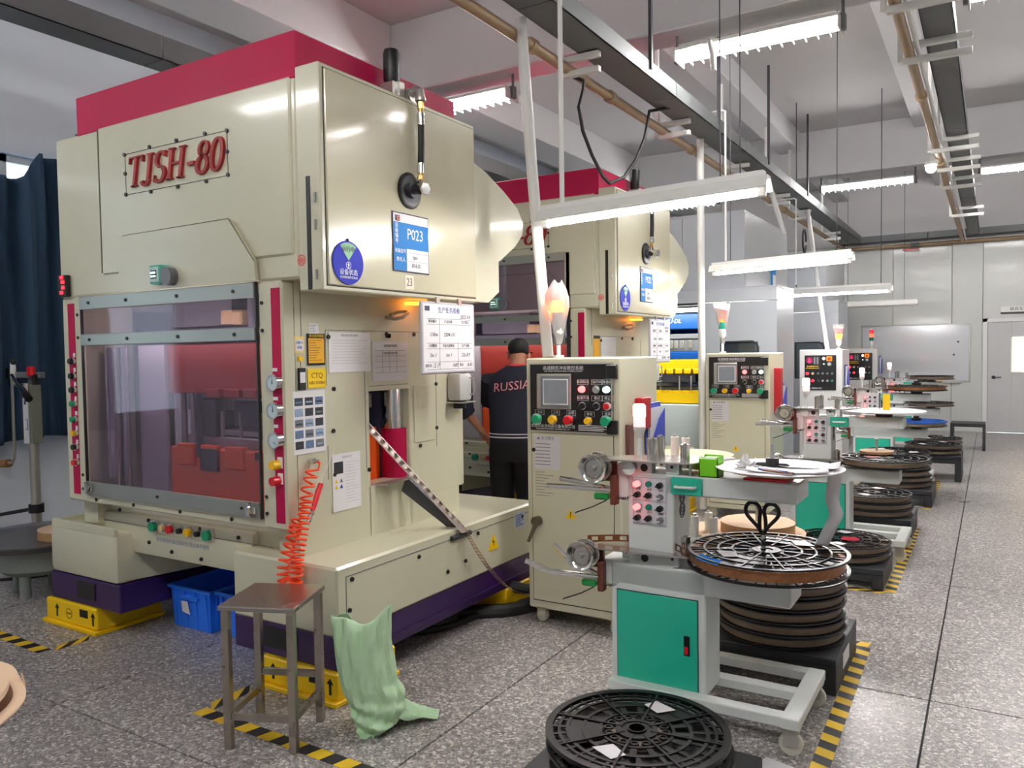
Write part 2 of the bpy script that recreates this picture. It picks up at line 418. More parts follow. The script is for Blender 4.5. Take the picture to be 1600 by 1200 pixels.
pipe('conduit_pipe', 'thin white conduit fixed beside the right tan pipe', (-.435, 1.6, 3.555), (-.435, 16.9, 3.555), .014, strut, ())
tray('grey cable tray high at the left beyond the first press', -5.0, -4.78, 3.6, 3.76, 1.2, 16.6, ())
def bracket(label, x, y, ln, z, up=ZC):
    t = thing('strut_bracket', label, 'bracket', (x, y, z-.08), 'strut brackets carrying the trays')
    obj('drop_rod', B().box(x-.015, x+.015, y-.02, y+.02, z-.1, 4.5 if up is None else up), strut, t, smooth=False)
    for dz in (0, -.1): obj('arm', B().box(x+.015, x+ln, y-.021, y+.021, z+dz-.02, z+dz+.02, .003), strut, t, smooth=False)
ORD = ('nearest', 'second', 'third', 'fourth', 'fifth', 'sixth', 'seventh', 'farthest')
for y, q in zip((4.9, 6.75, 8.7, 10.7, 12.1, 14.7), ORD): bracket('%s strut bracket from the camera holding the left tan pipe' % q, -2.56, y, .30, 3.59)
for y, q in zip((5.0, 5.95, 8.8, 9.8, 10.9, 13.3), ORD): bracket('%s strut bracket from the camera holding the right tan pipe' % q, -.545, y, .42, 3.60)
for y, q in zip((5.6, 7.3, 9.2, 11.4), ORD):
    tag(obj('tray_hanger', B().box(-2.19, -2.165, y, y+.03, 3.68, ZC), mat('dark_strut', (60, 60, 64), .6)), '%s dark hanging strut from the camera on the left cable tray' % q, 'hanger', 'dark hangers of the left cable tray')
# back wall tray and pipe
t = thing('cable_tray', 'galvanised cable tray running along the top of the back wall', 'cable tray', (1, Y1-.2, 3.6))
for i in range(5): obj('channel', B().box(-2.6+1.55*i+.004, -2.6+1.55*(i+1)-.004, Y1-.3, Y1-.06, 3.62, 3.74, .004), galv, t)
bp = thing('air_pipe', 'tan pipe with a red valve running along the back wall', 'pipe', (1, Y1-.12, 3.5))
obj('pipe_run', B().cyl((-2.7, Y1-.12, 3.53), (X1, Y1-.12, 3.53), .035), pipem, bp)
vb = obj('valve', B().box(-1.35, -1.2, Y1-.16, Y1-.08, 3.49, 3.57, .01), galv, bp)
obj('valve_lever', B().box(-1.48, -1.2, Y1-.2, Y1-.17, 3.43, 3.46, .004), btnR, vb)
bl_ = thing('bulkhead_lamp', 'small round white lamp shining beside the tan pipe over the aisle', 'lamp', (-.56, 9.3, 3.44))
obj('lamp_base', B().cyl((-.56, 9.3, 3.5), (-.56, 9.3, 3.47), .06, n=20).box(-.57, -.49, 9.28, 9.32, 3.49, 3.56), strut, bl_)
obj('lamp_globe', B().ball((-.56, 9.3, 3.44), .05), mat('globe_lit', (255, 250, 235), .4, es=25, var=0), bl_)
# hose loop from the left pipe to the second press
tag(obj('air_hose', B().tube([(-2.5, 4.95, 3.5), (-2.42, 4.98, 3.46), (-2.4, 4.93, 3.38), (-2.4, 4.86, 3.25), (-2.4, 4.92, 3.1), (-2.42, 5.1, 2.98), (-2.48, 5.4, 2.9), (-2.52, 5.62, 2.885), (-2.5, 5.85, 2.97), (-2.45, 5.97, 3.12), (-2.4, 6.04, 3.3), (-2.4, 6.1, 3.42), (-2.42, 6.2, 3.56), (-2.3, 6.5, 3.65)], .013, 8), blackr), 'black hose looping down from the left tan pipe', 'hose')
tag(obj('bent_conduit', B().tube(smooth_path0([(-2.1, 6.02, 3.95), (-1.92, 6.02, 3.96), (-1.86, 6.02, 3.94), (-1.84, 6.02, 3.85), (-1.83, 6.02, 3.72)]), .022, 10), strut), 'short white bent conduit stub under the near cross beam', 'conduit')
tag(obj('cable_loop', B().tube([(-2.45+.0*a, 12.6+.12*math.cos(a), 3.22+.17*math.sin(a)) for a in [.35*i for i in range(18)]], .014, 8), blackr), 'coiled black cable hanging below the left tray beyond the first booth', 'cable')
# white conduit drops
def drop(label, p, q, r):
    tag(obj('conduit_pole', B().tube([p, ((p[0]*.55+q[0]*.45), (p[1]*.55+q[1]*.45)-.01, (p[2]*.55+q[2]*.45)), q], r, 12), strut), label, 'pole', 'white conduit drops')
drop('white conduit pole dropping to the first control cabinet', (-2.46, 4.2, 3.62), (-2.3, 4.2, 1.57), .034)
drop('white conduit pole dropping to the second control cabinet', (-2.42, 7.52, 3.62), (-2.40, 7.5, .05), .036)
drop('short white conduit pole leaning down from the tray over the grey booth', (-2.35, 10.0, 3.6), (-2.2, 10.1, 3.0), .03)
drop('far white conduit pole dropping behind the third control cabinet', (-2.3, 12.05, 3.6), (-2.0, 11.9, 1.57), .03)

# ------------------------------------------------------------------ lamps
def ceiling_light(x, y, z, label):
    t = thing('ceiling_light', label, 'ceiling light', (x, y, z), 'ceiling lights under the cross beams')
    L = .61
    obj('housing', B().box(x-L, x+L, y-.11, y+.11, z+.05, z+.075, .003).box(x-L, x-L+.012, y-.11, y+.11, z-.03, z+.05).box(x+L-.012, x+L, y-.11, y+.11, z-.03, z+.05), white, t)
    lv = B()
    for i in range(1, 14): lv.box(x-L+i*2*L/14-.003, x-L+i*2*L/14+.003, y-.1, y+.1, z-.022, z-.004)
    obj('louver', lv, white, t, smooth=False)
    for dy in (-.055, .055): obj('tube', B().cyl((x-L+.02, y+dy, z+.015), (x+L-.02, y+dy, z+.015), .014, n=10), tubem, t)
    for sx in (-1, 1):
        bx = obj('hanger_bracket', B().box(x+sx*(L+.01)-.02, x+sx*(L+.01)+.02, y-.03, y+.03, z-.02, z+.09, .004).cyl((x+sx*(L+.01), y, z+.09), (x+sx*(L+.01), y, 4.115), .012, n=8), galv, t)
ROWX = (-4.34, -1.56, .45, 2.6)
for r, y in enumerate((-.08, 6.2, 12.45)):
    for c, x in enumerate(ROWX):
        if r == 0 and c == 3: continue
        if r == 0 and c == 0: x = -5.5  # unseen light, added off its row place to brighten the left side
        nm = ('unseen rear', 'near', 'far')[r]; ps = ('over the presses', 'over the reel carts', 'above the aisle', 'far right of the aisle')[c]
        ceiling_light(x, y, 3.91, 'white louvred twin tube ceiling light under the %s cross beam %s' % (nm, ps))
def hanging(x, y, z, label, tilt, lit=True, L=.61):
    t = thing('hanging_light', label, 'hanging light', (x, y, z), 'hanging tube lights over the carts')
    p = [(y-.075, z+.015), (y-.03, z+.075), (y+.03, z+.075), (y+.075, z+.015), (y+.07, z+.008), (y+.028, z+.066), (y-.028, z+.066), (y-.07, z+.008)]
    obj('reflector', B().poly([(x-L-.02, a, b) for a, b in p], (2*L+.04, 0, 0)).box(x-L, x+L, y-.03, y+.03, z+.075, z+.1), white, t, smooth=False)
    obj('tube', B().cyl((x-L+.03, y, z), (x+L-.03, y, z), .016, n=10), tubem if lit else white, t)
    for s in (-1, 1): obj('lampholder', B().box(x+s*(L-.015)-.018, x+s*(L-.015)+.018, y-.02, y+.02, z-.022, z+.07, .003), white, t)
    t.rotation_euler.y = tilt
    return t
h1 = hanging(-1.55, 3.91, 2.335, 'nearest bright tube light hanging over the first reel cart', -.034)
h2 = hanging(-1.66, 7.41, 2.335, 'second bright tube light hanging over the second control cabinet', -.03)
h3 = hanging(-1.69, 10.8, 2.292, 'third bright tube light hanging in front of the second grey booth', 0.0)
h4 = hanging(-1.72, 15.1, 2.31, 'farthest tube light hanging in front of the whiteboard wall, unlit', 0, False)
for k, (x, y, z, r, up) in enumerate(((-2.04, 3.91, 2.42, .014, 4.78), (-1.06, 3.91, 2.43, .003, 4.78), (-1.17, 3.95, 2.43, .003, 4.78), (-2.10, 7.41, 2.43, .003, 4.78), (-1.17, 7.41, 2.43, .004, 4.78), (-2.2, 10.8, 2.38, .006, 4.78), (-1.19, 10.8, 2.38, .005, 4.78), (-2.2, 15.1, 2.40, .004, 4.78), (-1.3, 15.1, 2.40, .004, 4.78))):
    tag(obj('lamp_rod', B().cyl((x, y, z), (x, y, up), r, n=8), strut if r > .008 else darkst), ('white tube rod at the left end of the nearest hanging light', 'thin wire at the right end of the nearest hanging light', 'second thin wire at the right end of the nearest hanging light', 'left rod of the second hanging light', 'right wire of the second hanging light', 'left rod of the third hanging light', 'right rod of the third hanging light', 'left rod of the farthest hanging light', 'right rod of the farthest hanging light')[k], 'rod', 'rods suspending the tube lights')
for yy, xx, zz, q in ((7.41, -2.14, 3.82, 'second'), (10.8, -2.2, 3.55, 'third')): tag(obj('conduit_elbow', B().tube([(xx, yy-.02, 2.43), (xx, yy-.02, zz-.01), (xx-.02, yy-.02, zz), (xx-.40, yy-.02, zz)], .010, 8), strut), 'white bent conduit from the tray down to the %s hanging light' % q, 'conduit')
# ================================================================== STAMPING PRESSES
def glyph_text(b, s, x, z, h, y, dep, sl=.26):
    """heavy italic serif lettering standing proud of a wall facing -Y"""
    def P(u, v): return (x+h*(u*1.3+sl*v), y, z+h*v)
    def slab(pts): b.poly([P(u, v) for u, v in pts], (0, -dep, 0))
    def stem(u, v0, v1, w=.095): slab([(u-w/2, v0), (u+w/2, v0), (u+w/2, v1), (u-w/2, v1)])
    def bar(u0, u1, v, t=.05): slab([(u0, v), (u1, v), (u1, v+t), (u0, v+t)])
    def pen(path, thick=.12, thin=.045):
        n = len(path)
        for i in range(n-1):
            (u0, v0), (u1, v1) = path[i], path[i+1]
            dx, dy = u1-u0, v1-v0; l = math.hypot(dx, dy) or 1
            wd = thin+(thick-thin)*abs(dy)/l; nx, ny = -dy/l*wd/2, dx/l*wd/2; ex, ey = dx*.12, dy*.12
            slab([(u0+nx-ex, v0+ny-ey), (u0-nx-ex, v0-ny-ey), (u1-nx+ex, v1-ny+ey), (u1+nx+ex, v1+ny+ey)])
    def arc(cu, cv, ru, rv, a0, a1, n=12): return [(cu+ru*math.cos(math.radians(a0+(a1-a0)*i/n)), cv+rv*math.sin(math.radians(a0+(a1-a0)*i/n))) for i in range(n+1)]
    for c in s:
        if c == 'T':
            bar(.02, .62, .95); stem(.32, 0, .98); bar(.2, .44, 0); slab([(.02, .78), (.06, .78), (.06, .97), (.02, .97)]); slab([(.58, .78), (.62, .78), (.62, .97), (.58, .97)]); x += h*.66*1.3
        elif c == 'J':
            stem(.24, .18, .98, .11); bar(.12, .36, .95); pen(arc(.12, .16, .13, .17, 0, -170)); x += h*.44*1.3
        elif c == 'S':
            pen(arc(.26, .73, .17, .24, 30, 270)[:-1]+arc(.26, .25, .19, .25, 90, -140)); slab([(.42, .78), (.45, .78), (.45, .98), (.42, .98)]); slab([(.05, .02), (.08, .02), (.08, .24), (.05, .24)]); x += h*.54*1.3
        elif c == 'H':
            for u in (.14, .56): stem(u, 0, 1, .11); bar(u-.12, u+.12, 0); bar(u-.12, u+.12, .95)
            bar(.14, .56, .48, .06); x += h*.78*1.3
        elif c == '-':
            slab([(.04, .33), (.3, .33), (.3, .44), (.04, .44)]); x += h*.36*1.3
        elif c == '8':
            pen(arc(.24, .76, .15, .22, 0, 360, 18), .10); pen(arc(.24, .27, .19, .27, 0, 360, 18), .115); x += h*.52*1.3
        elif c == '0':
            pen(arc(.24, .5, .19, .49, 0, 360, 24), .115); x += h*.5*1.3

def button(b, x, y, z, r, mi, d=(0, -1, 0), ln=.03, ring=None):
    p = Vector((x, y, z)); dv = Vector(d)
    if ring is not None: b.cyl(p, p+dv*ln*.45, r*1.25, n=16, mi=ring)
    b.cyl(p, p+dv*ln, r, r*.92, n=16, mi=mi)

INNER = 11.0
def press(dy, lift, who, first):
    ry = 3.4+dy
    R = thing('stamping_press', 'tall cream stamping press with %s' % who, 'press', (-3.715, ry, 0))
    Y = lambda v: v+dy
    F = 2.58
    # ---- base
    b = B()
    b.box(-4.90, -4.21, Y(2.6), Y(4.45), .31, .60, .035)
    b.box(-4.90, -4.88, Y(2.62), Y(4.4), .58, .625, .004).box(-4.88, -4.23, Y(2.605), Y(2.63), .58, .635, .008)
    b.box(-3.23, -2.53, Y(2.6), Y(4.45), .31, .632, .012)
    b.box(-4.63, -3.2, Y(2.70), Y(4.3), .481, .70, .02)
    b.box(-4.60, -2.84, Y(2.74), Y(4.0), .60, .79, .02)
    b.poly([(-3.34, Y(2.705), .485), (-3.20, Y(2.603), .40), (-3.20, Y(2.603), .628), (-3.34, Y(2.705), .628)], (0, .3, 0))
    b.poly([(-4.22, Y(2.72), .481), (-4.22, Y(2.72), .32), (-4.05, Y(3.4), .32), (-4.05, Y(3.4), .481)], (-.1, 0, 0))
    obj('base', b, cream, R)
    seam = B()
    seam.box(-2.532, -2.528, Y(2.66), Y(4.44), .578, .582).box(-2.532, -2.528, Y(2.66), Y(2.664), .36, .58)
    seam.box(-4.50, -3.05, Y(2.698), Y(2.702), .645, .648)
    obj('seam', seam, ink, R, smooth=False)
    bl = B()
    for y, z in ((2.7, .56), (3.2, .55), (3.75, .56), (4.25, .565), (3.45, .41), (3.62, .43), (2.68, .42)): bl.cyl((-2.53, Y(y), z), (-2.522, Y(y), z), .011, n=8)
    for x, z in ((-4.32, .72), (-4.05, .685), (-3.6, .685), (-3.3, .67), (-4.05, .56), (-3.6, .52), (-3.28, .56), (-3.85, .53)): bl.cyl((x, Y(2.70), z), (x, Y(2.692), z), .011, n=8)
    obj('bolt_heads', bl, black, R)['kind'] = 'stuff'
    # ---- purple frame and yellow mounts
    pf = obj('base_frame', B().box(-4.90, -4.20, Y(2.605), Y(4.43), .15, .312, .006), purple, R)
    obj('fork_pocket', B().box(-4.62, -4.44, Y(2.6), Y(2.606), .19, .29), black, pf)
    pf = obj('base_frame', B().box(-3.24, -2.54, Y(2.61), Y(4.43), .15, .312, .006).box(-2.545, -2.53, Y(2.62), Y(4.42), .19, .205), purple, R)
    obj('fork_pocket', B().box(-3.02, -2.8, Y(2.604), Y(2.611), .19, .29), black, pf)
    for (x0, x1) in ((-4.93, -4.40), (-3.02, -2.53)):
        for y in (2.585, 4.05):
            mb = B().box(x0, x1, Y(y), Y(y+.42), .022, .15, .008).box(x0-.015, x1+.015, Y(y-.02), Y(y+.43), 0, .024, .004)
            mo = obj('leveling_mount', mb, yellow, R)
            if y < 3:
                obj('label_plate', B().box(x1-.17, x1-.09, Y(y-.003), Y(y+.001), .085, .13), black, mo)
                for xa in (x1-.41, x1-.0375): obj('up_arrow', B().box(xa-.006, xa+.006, Y(y-.003), Y(y+.001), .05, .11).poly([(xa-.02, Y(y-.003), .10), (xa+.02, Y(y-.003), .10), (xa, Y(y-.003), .125)], (0, .003, 0)), black, mo)
                obj('round_emblem', B().ring(.026, .031, 0, .002, (x1-.285, Y(y+.001), .085), (0, -1, 0), 24).box(x1-.305, x1-.265, Y(y-.001), Y(y+.001), .08, .09), mat('olive_ink', (120, 96, 20), .6, var=0), mo)
    # ---- crown, columns, side plates
    b = B()
    b.box(-4.64, -2.69, Y(F), Y(3.95), 1.95, 2.86, .012)
    b.box(-4.20, -2.72, Y(F-.012), Y(F+.02), 2.06, 2.858, .008)
    b.poly([(-4.05, Y(F-.012), 1.955), (-4.05, Y(F-.0125), 2.256), (-3.116, Y(F-.038), 2.256), (-2.95, Y(F-.038), 2.046), (-2.95, Y(F-.03), 1.955)], (0, .02, 0))
    crn = obj('crown', b, cream, R)
    sl_ = B().poly([(-4.0, Y(F-.0155), 2.255), (-3.116, Y(F-.0395), 2.255), (-3.116, Y(F-.0395), 2.2595), (-4.0, Y(F-.0155), 2.2575)], (0, .002, 0)).poly([(-3.116, Y(F-.0395), 2.259), (-2.946, Y(F-.0395), 2.046), (-2.951, Y(F-.0395), 2.044), (-3.121, Y(F-.0395), 2.256)], (0, .002, 0)).box(-4.204, -4.198, Y(F-.0135), Y(F-.005), 2.07, 2.85)
    obj('crown_edge_shade', sl_, mat('edge_shade_tone', (120, 116, 92), .6, var=0), crn, smooth=False)  # edge shading of the raised plates, drawn as thin dark strips
    b = B()
    b.box(-4.63, -4.435, Y(F), Y(2.9), .775, 1.952, .01)
    b.box(-2.976, -2.816, Y(F), Y(2.665), .775, 1.952, .012)
    b.box(-4.45, -2.96, Y(F), Y(2.64), .775, .818, .006)
    b.box(-4.635, -4.48, Y(F+.3), Y(3.2), 1.0, 1.9, .02)
    obj('front_frame', b, cream, R)
    for x0, x1, nm in ((-2.96, -2.82, 'side_plate'), (-4.62, -4.48, 'side_plate')):
        b = B()
        b.box(x0, x1, Y(2.662), Y(3.17), .63, 1.96).box(x0, x1, Y(3.51), Y(4.04), .78, 1.96, .006).box(x0, x1, Y(3.51), Y(3.98), .63, .785)
        b.box(x0, x1, Y(3.165), Y(3.515), .63, .9).box(x0, x1, Y(3.165), Y(3.515), 1.405, 1.96)
        sp = obj(nm, b, cream, R)
        if x1 > -3:
            g = B()
            for (ya, yb, z) in ((2.86, 3.62, 1.722), (3.18, 3.5, 1.43)): g.box(x1-.001, x1+.0015, Y(ya), Y(yb), z, z+.003)
            for (y, za, zb) in ((2.86, 1.45, 1.722), (3.76, 1.05, 1.70), (2.86, .98, 1.15), (3.14, 1.0, 1.72), (2.70, 1.65, 1.95)): g.box(x1-.001, x1+.0015, Y(y), Y(y+.003), za, zb)
            obj('panel_seam', g, ink, sp, smooth=False)
            h = B()
            for y, z in ((2.88, 1.69), (2.9, 1.0), (3.16, .99), (3.32, 1.71), (3.56, 1.71), (3.76, 1.16), (3.76, 1.42), (3.6, 1.07), (2.9, 1.22), (2.91, 1.43)): h.cyl((x1, Y(y), z), (x1+.008, Y(y), z), .011, n=8)
            obj('bolt_heads', h, black, sp)['kind'] = 'stuff'
            obj('hatch_panel', B().box(x1-.001, x1+.006, Y(3.545), Y(3.74), 1.09, 1.42, .004), cream, sp)
    # ---- window: rails and panes
    b = B()
    z1 = lift
    rails = ((1.876, 1.947), (1.674, 1.736)) if lift == 0 else ((2.34, 2.41), (1.856, 1.91), (1.66, 1.72))
    sg = obj('safety_window', B().box(-4.431, -4.425, Y(F-.012), Y(F+.004), .82, 1.95+z1).box(-2.981, -2.974 if lift == 0 else -2.95, Y(F-.012), Y(F+.004), .82 if lift == 0 else 1.5, 1.95+z1).box(-4.431, -2.974, Y(F-.003), Y(F+.002), 1.944+z1, 1.95+z1), darkst, R)
    for za, zb in rails: obj('window_rail', B().box(-4.425, -2.98, Y(F-.05 if lift else F-.02), Y(F-.035 if lift else F-.006), za, zb, .002), alu, sg)
    bolts = B()
    for za, zb in rails:
        for x in (-4.33, -3.98, -3.55, -3.12): bolts.cyl((x, Y(F-.05 if lift else F-.02), (za+zb)/2), (x, Y(F-.056 if lift else F-.026), (za+zb)/2), .009, n=8)
    for z in (1.85, 1.72, .93, .85): bolts.cyl((-2.945, Y(F), z), (-2.945, Y(F-.006), z), .009, n=8).cyl((-4.475, Y(F), z), (-4.475, Y(F-.006), z), .009, n=8)
    for x in (-4.35, -4.0, -3.6, -3.2): bolts.cyl((x, Y(F), .797), (x, Y(F-.006), .797), .010, n=8)
    if lift == 0:
        obj('window_rail', B().box(-4.425, -2.98, Y(F-.02), Y(F-.006), .822, .90, .002), alu, sg)
        for x in (-4.36, -3.76, -3.10): bolts.cyl((x, Y(F-.02), .865), (x, Y(F-.026), .865), .008, n=8)
        obj('pane', B().box(-4.425, -2.98, Y(F-.004), Y(F+.004), 1.736, 1.876), glassm, sg, smooth=False)
        obj('pane', B().box(-4.40, -2.98, Y(F-.004), Y(F+.004), .90, 1.674), glassm, sg, smooth=False)
        for x in (-4.38, -3.03): obj('latch', B().box(x-.035, x+.035, Y(F-.035), Y(F-.02), .845, .88, .004).cyl((x, Y(F-.03), .83), (x+.02, Y(F-.055), .885), .006, n=8).box(x-.012, x+.012, Y(F-.05), Y(F-.03), .835, .9, .003), chrome, sg)
    else:
        obj('pane', B().box(-4.42, -2.98, Y(F-.045), Y(F-.038), 1.91, 2.34), glassm, sg, smooth=False)
        obj('pane', B().box(-4.42, -2.98, Y(F-.045), Y(F-.038), 1.72, 1.856), glassm, sg, smooth=False)
    obj('bolt_heads', bolts, black, sg)['kind'] = 'stuff'
    # ---- magenta control strips
    st = obj('control_strip', B().box(-4.57, -4.505, Y(F-.003), Y(F+.01), .816, 1.916), magenta, R, smooth=False)
    for z, m in ((1.585, black), (1.50, black), (1.42, black), (1.34, btnG), (1.25, btnG), (1.17, btnY), (1.09, black), (1.0, btnR)):
        q = B(); button(q, -4.525, Y(F-.003), z, .017, 0, ring=1); obj('push_button', q, [m, chrome], st)
    for z in (1.62, 1.535, 1.455, 1.37, 1.285, 1.2, 1.12, 1.035): obj('tag_plate', B().box(-4.525, -4.508, Y(F-.006), Y(F-.003), z-.012, z+.012), whitei, st, smooth=False)
    st = obj('control_strip', B().box(-2.882, -2.826, Y(F-.003), Y(F+.01), .812, 1.916), magenta, R, smooth=False)
    for z in (1.475, 1.345, 1.205):
        g = obj('pressure_gauge', B().cyl((-2.853, Y(F-.003), z), (-2.853, Y(F-.032), z), .037, n=24).ring(.033, .039, 0, .008, (-2.853, Y(F-.03), z), (0, -1, 0), 24), chrome, st)
        obj('dial', B().cyl((-2.853, Y(F-.033), z), (-2.853, Y(F-.034), z), .033, n=24), mat('dial_face', (206, 226, 232), .4, var=0), g)
        obj('needle', B().poly([(-2.856, Y(F-.036), z-.006), (-2.85, Y(F-.036), z-.006), (-2.838 if z < 1.3 else -2.851, Y(F-.036), z+(-.02 if z < 1.3 else .026))], (0, .001, 0)), black, g)
    for z, m in ((1.09, btnY), (1.015, btnR)):
        q = B(); button(q, -2.858, Y(F-.008), z, .023, 0, ln=.04)
        obj('mushroom_button', q, m, st)
    for z, w_ in ((1.535, .03), (1.40, .03), (1.27, .028)): obj('tag_plate', B().box(-2.88, -2.88+w_, Y(F-.006), Y(F-.003), z-.008, z+.008), whitei, st, smooth=False)
    for z in (1.095, 1.02): obj('tag_plate', B().box(-2.86, -2.83, Y(F-.008), Y(F-.003), z-.022, z+.03), whitei, st, smooth=False)
    # ---- operator buttons on the cross beam
    opb = obj('button_panel', B().box(-4.03, -3.49, Y(2.694), Y(2.70), .62, .70, .003), cream, R)
    for i, (x, m, r) in enumerate(((-3.985, btnG, .03), (-3.90, btnB, .02), (-3.835, btnR, .024), (-3.75, black, .016), (-3.68, btnY, .024), (-3.60, black, .016), (-3.525, btnG, .03))):
        q = B(); button(q, x, Y(2.694), .66, r, 0, ring=1)
        obj('push_button', q, [m, chrome], opb)
    obj('lettering', B().text('双手操作时请注意安全 禁止单手操作', .028, (-3.76, Y(2.6985), .585), XA, ZA), mat('faded_blue_ink', (150, 160, 178), .7, var=0), opb)
    # ---- name plate
    b = B()
    for a in ((-3.957, -3.14, 2.680, 2.683), (-3.957, -3.14, 2.467, 2.470), (-3.957, -3.954, 2.467, 2.683), (-3.143, -3.14, 2.467, 2.683)): b.box(a[0], a[1], Y(F-.0135), Y(F-.011), a[2], a[3])
    pl = obj('name_plate_outline', b, dink, R, smooth=False)
    b = B()
    for x, z in ((-3.957, 2.68), (-3.74, 2.69), (-3.52, 2.69), (-3.3, 2.69), (-3.14, 2.68), (-3.14, 2.58), (-3.14, 2.47), (-3.3, 2.46), (-3.52, 2.46), (-3.74, 2.46), (-3.955, 2.58), (-3.955, 2.47)): b.cyl((x, Y(F-.012), z), (x, Y(F-.02), z), .010, n=10)
    obj('bolt_heads', b, black, pl)['kind'] = 'stuff'
    b = B(); glyph_text(b, 'TJSH-80', -3.935, 2.50, .155, Y(F-.012), .016, .2)
    obj('lettering', b, mat('red_letters', (168, 34, 32), .4, var=.08, scale=30), pl, smooth=False)
    # ---- small instruments on the front
    cbx = obj('counter_box', B().box(-3.695, -3.60, Y(F-.075), Y(F-.01), 1.975, 2.07, .008), mat('teal_plastic', (92, 190, 168), .4), R)
    obj('counter_face', B().box(-3.685, -3.61, Y(F-.078), Y(F-.074), 1.985, 2.06, .002), mat('pale_teal', (190, 216, 210), .4), cbx)
    obj('counter_screen', B().box(-3.67, -3.625, Y(F-.081), Y(F-.077), 2.0, 2.045), mat('lcd', (40, 48, 52), .2, var=0), cbx)
    obj('counter_digits', B().text('0:02:41', .014, (-3.648, Y(F-.0815), 2.03), XA, ZA).text('28 17:04', .012, (-3.648, Y(F-.0815), 2.012), XA, ZA), grnlit, cbx)
    obj('round_socket', B().cyl((-3.57, Y(F-.01), 2.01), (-3.57, Y(F-.07), 2.01), .045, n=24), greym, R)
    dsp = obj('led_display', B().box(-4.62, -4.53, Y(F-.03), Y(F), 1.955, 2.08, .004), black, R)
    for z, xo in ((2.066, 0), (2.04, .01), (2.008, .012), (1.98, -.004)):
        obj('digit', B().box(-4.585+xo, -4.562+xo+.006, Y(F-.033), Y(F-.029), z-.009, z+.009), redseg, dsp)
    # ---- magenta cap
    b = B().box(-4.41, -2.685, Y(F-.004), Y(3.81), 2.85, 3.06, .004)
    obj('top_guard', b, magenta, R)
    obj('guard_bracket', B().box(-4.47, -4.40, Y(F+.02), Y(F+.05), 2.86, 2.875), darkst, R)
    # ---- side cabinet with door
    b = B().box(-2.69, -2.545, Y(F-.005), Y(3.80), 1.89, 2.895, .006)
    sc = obj('side_cabinet', b, cream, R)
    b = B().box(-2.548, -2.535, Y(2.605), Y(3.785), 1.915, 2.872, .004)
    obj('cabinet_door', b, creamg, sc)
    g = B()
    for a in ((2.600, 2.6035, 1.91, 2.876), (3.7865, 3.79, 1.91, 2.876)): g.box(-2.547, -2.5435, Y(a[0]), Y(a[1]), a[2], a[3])
    for a in ((1.9105, 1.914), (2.873, 2.8765)): g.box(-2.547, -2.5435, Y(2.6), Y(3.79), a[0], a[1])
    obj('door_gap', g, dink, sc, smooth=False)
    obj('side_slot', B().box(-2.632, -2.608, Y(F-.008), Y(F-.004), 1.895, 2.4, .0), black, sc)
    for z in (1.96, 2.18, 2.30): obj('hinge', B().cyl((-2.575, Y(F-.012), z-.022), (-2.575, Y(F-.012), z+.022), .006, n=8), alu, sc)
    # rear shroud
    b = B().poly([(-2.6, Y(3.8), 2.69), (-2.6, Y(3.92), 2.66), (-2.6, Y(4.12), 2.58), (-2.6, Y(4.28), 2.50), (-2.6, Y(4.35), 2.42), (-2.6, Y(4.34), 2.34), (-2.6, Y(4.25), 2.26), (-2.6, Y(4.08), 2.16), (-2.6, Y(3.8), 2.03)], (.05, 0, 0))
    b.poly([(-2.85, Y(3.8), 2.64), (-2.85, Y(4.1), 2.54), (-2.85, Y(4.25), 2.4), (-2.85, Y(4.0), 2.2), (-2.85, Y(3.8), 2.1)], (.26, 0, 0))
    b.poly([(-2.85, Y(3.8), 2.2), (-2.85, Y(4.1), 2.2), (-2.85, Y(4.1), 1.97), (-2.85, Y(3.98), 1.9), (-2.85, Y(3.8), 1.9)], (.27, 0, 0))
    obj('rear_shroud', b, cream, R)
    # ---- pneumatic unit on top
    ft = obj('air_filter', B().lathe([(0, 3.14), (.036, 3.14), (.042, 3.12), (.042, 2.99), (.036, 2.97), (0, 2.97)], (-2.62, Y(3.17), 0), n=24), black, R)
    vb = B().box(-2.66, -2.57, Y(3.12), Y(3.16), 2.86, 2.97, .006).box(-2.66, -2.57, Y(3.16), Y(3.22), 2.86, 2.985, .01).box(-2.65, -2.58, Y(3.22), Y(3.28), 2.86, 2.95, .012)
    for k in range(3): vb.cyl((-2.575+.012*k, Y(3.25), 2.92), (-2.569+.012*k, Y(3.25), 2.92), .04-.003*k, n=20)
    obj('valve_block', vb, steel, R)
    obj('pipe_elbow', B().tube([(-2.56, Y(3.25), 2.93), (-2.53, Y(3.25), 2.945), (-2.505, Y(3.25), 2.935), (-2.50, Y(3.25), 2.90)], .024, 12).ring(.02, .028, 2.885, 2.9, (-2.50, Y(3.25), 0), n=16), steel, R)
    brass = mat('brass', (206, 170, 104), .3, .8, var=.1)
    obj('brass_fitting', B().cyl((-2.5, Y(3.25), 2.88), (-2.5, Y(3.25), 2.845), .018, n=6).cyl((-2.5, Y(3.25), 2.845), (-2.5, Y(3.25), 2.82), .014, n=12), brass, R)
    obj('brass_fitting', B().cyl((-2.5, Y(3.24), 2.525), (-2.5, Y(3.24), 2.505), .014, n=12).cyl((-2.5, Y(3.24), 2.505), (-2.5, Y(3.235), 2.475), .017, n=6), brass, R)
    obj('hose_ferrule', B().cyl((-2.5, Y(3.25), 2.825), (-2.5, Y(3.25), 2.765), .02, n=14), chrome, R)
    obj('hose_ferrule', B().cyl((-2.5, Y(3.243), 2.57), (-2.5, Y(3.24), 2.52), .02, n=14), chrome, R)
    obj('air_hose', B().tube([(-2.5, Y(3.25), 2.77), (-2.498, Y(3.247), 2.67), (-2.5, Y(3.243), 2.565)], .017, 12), blackr, R)
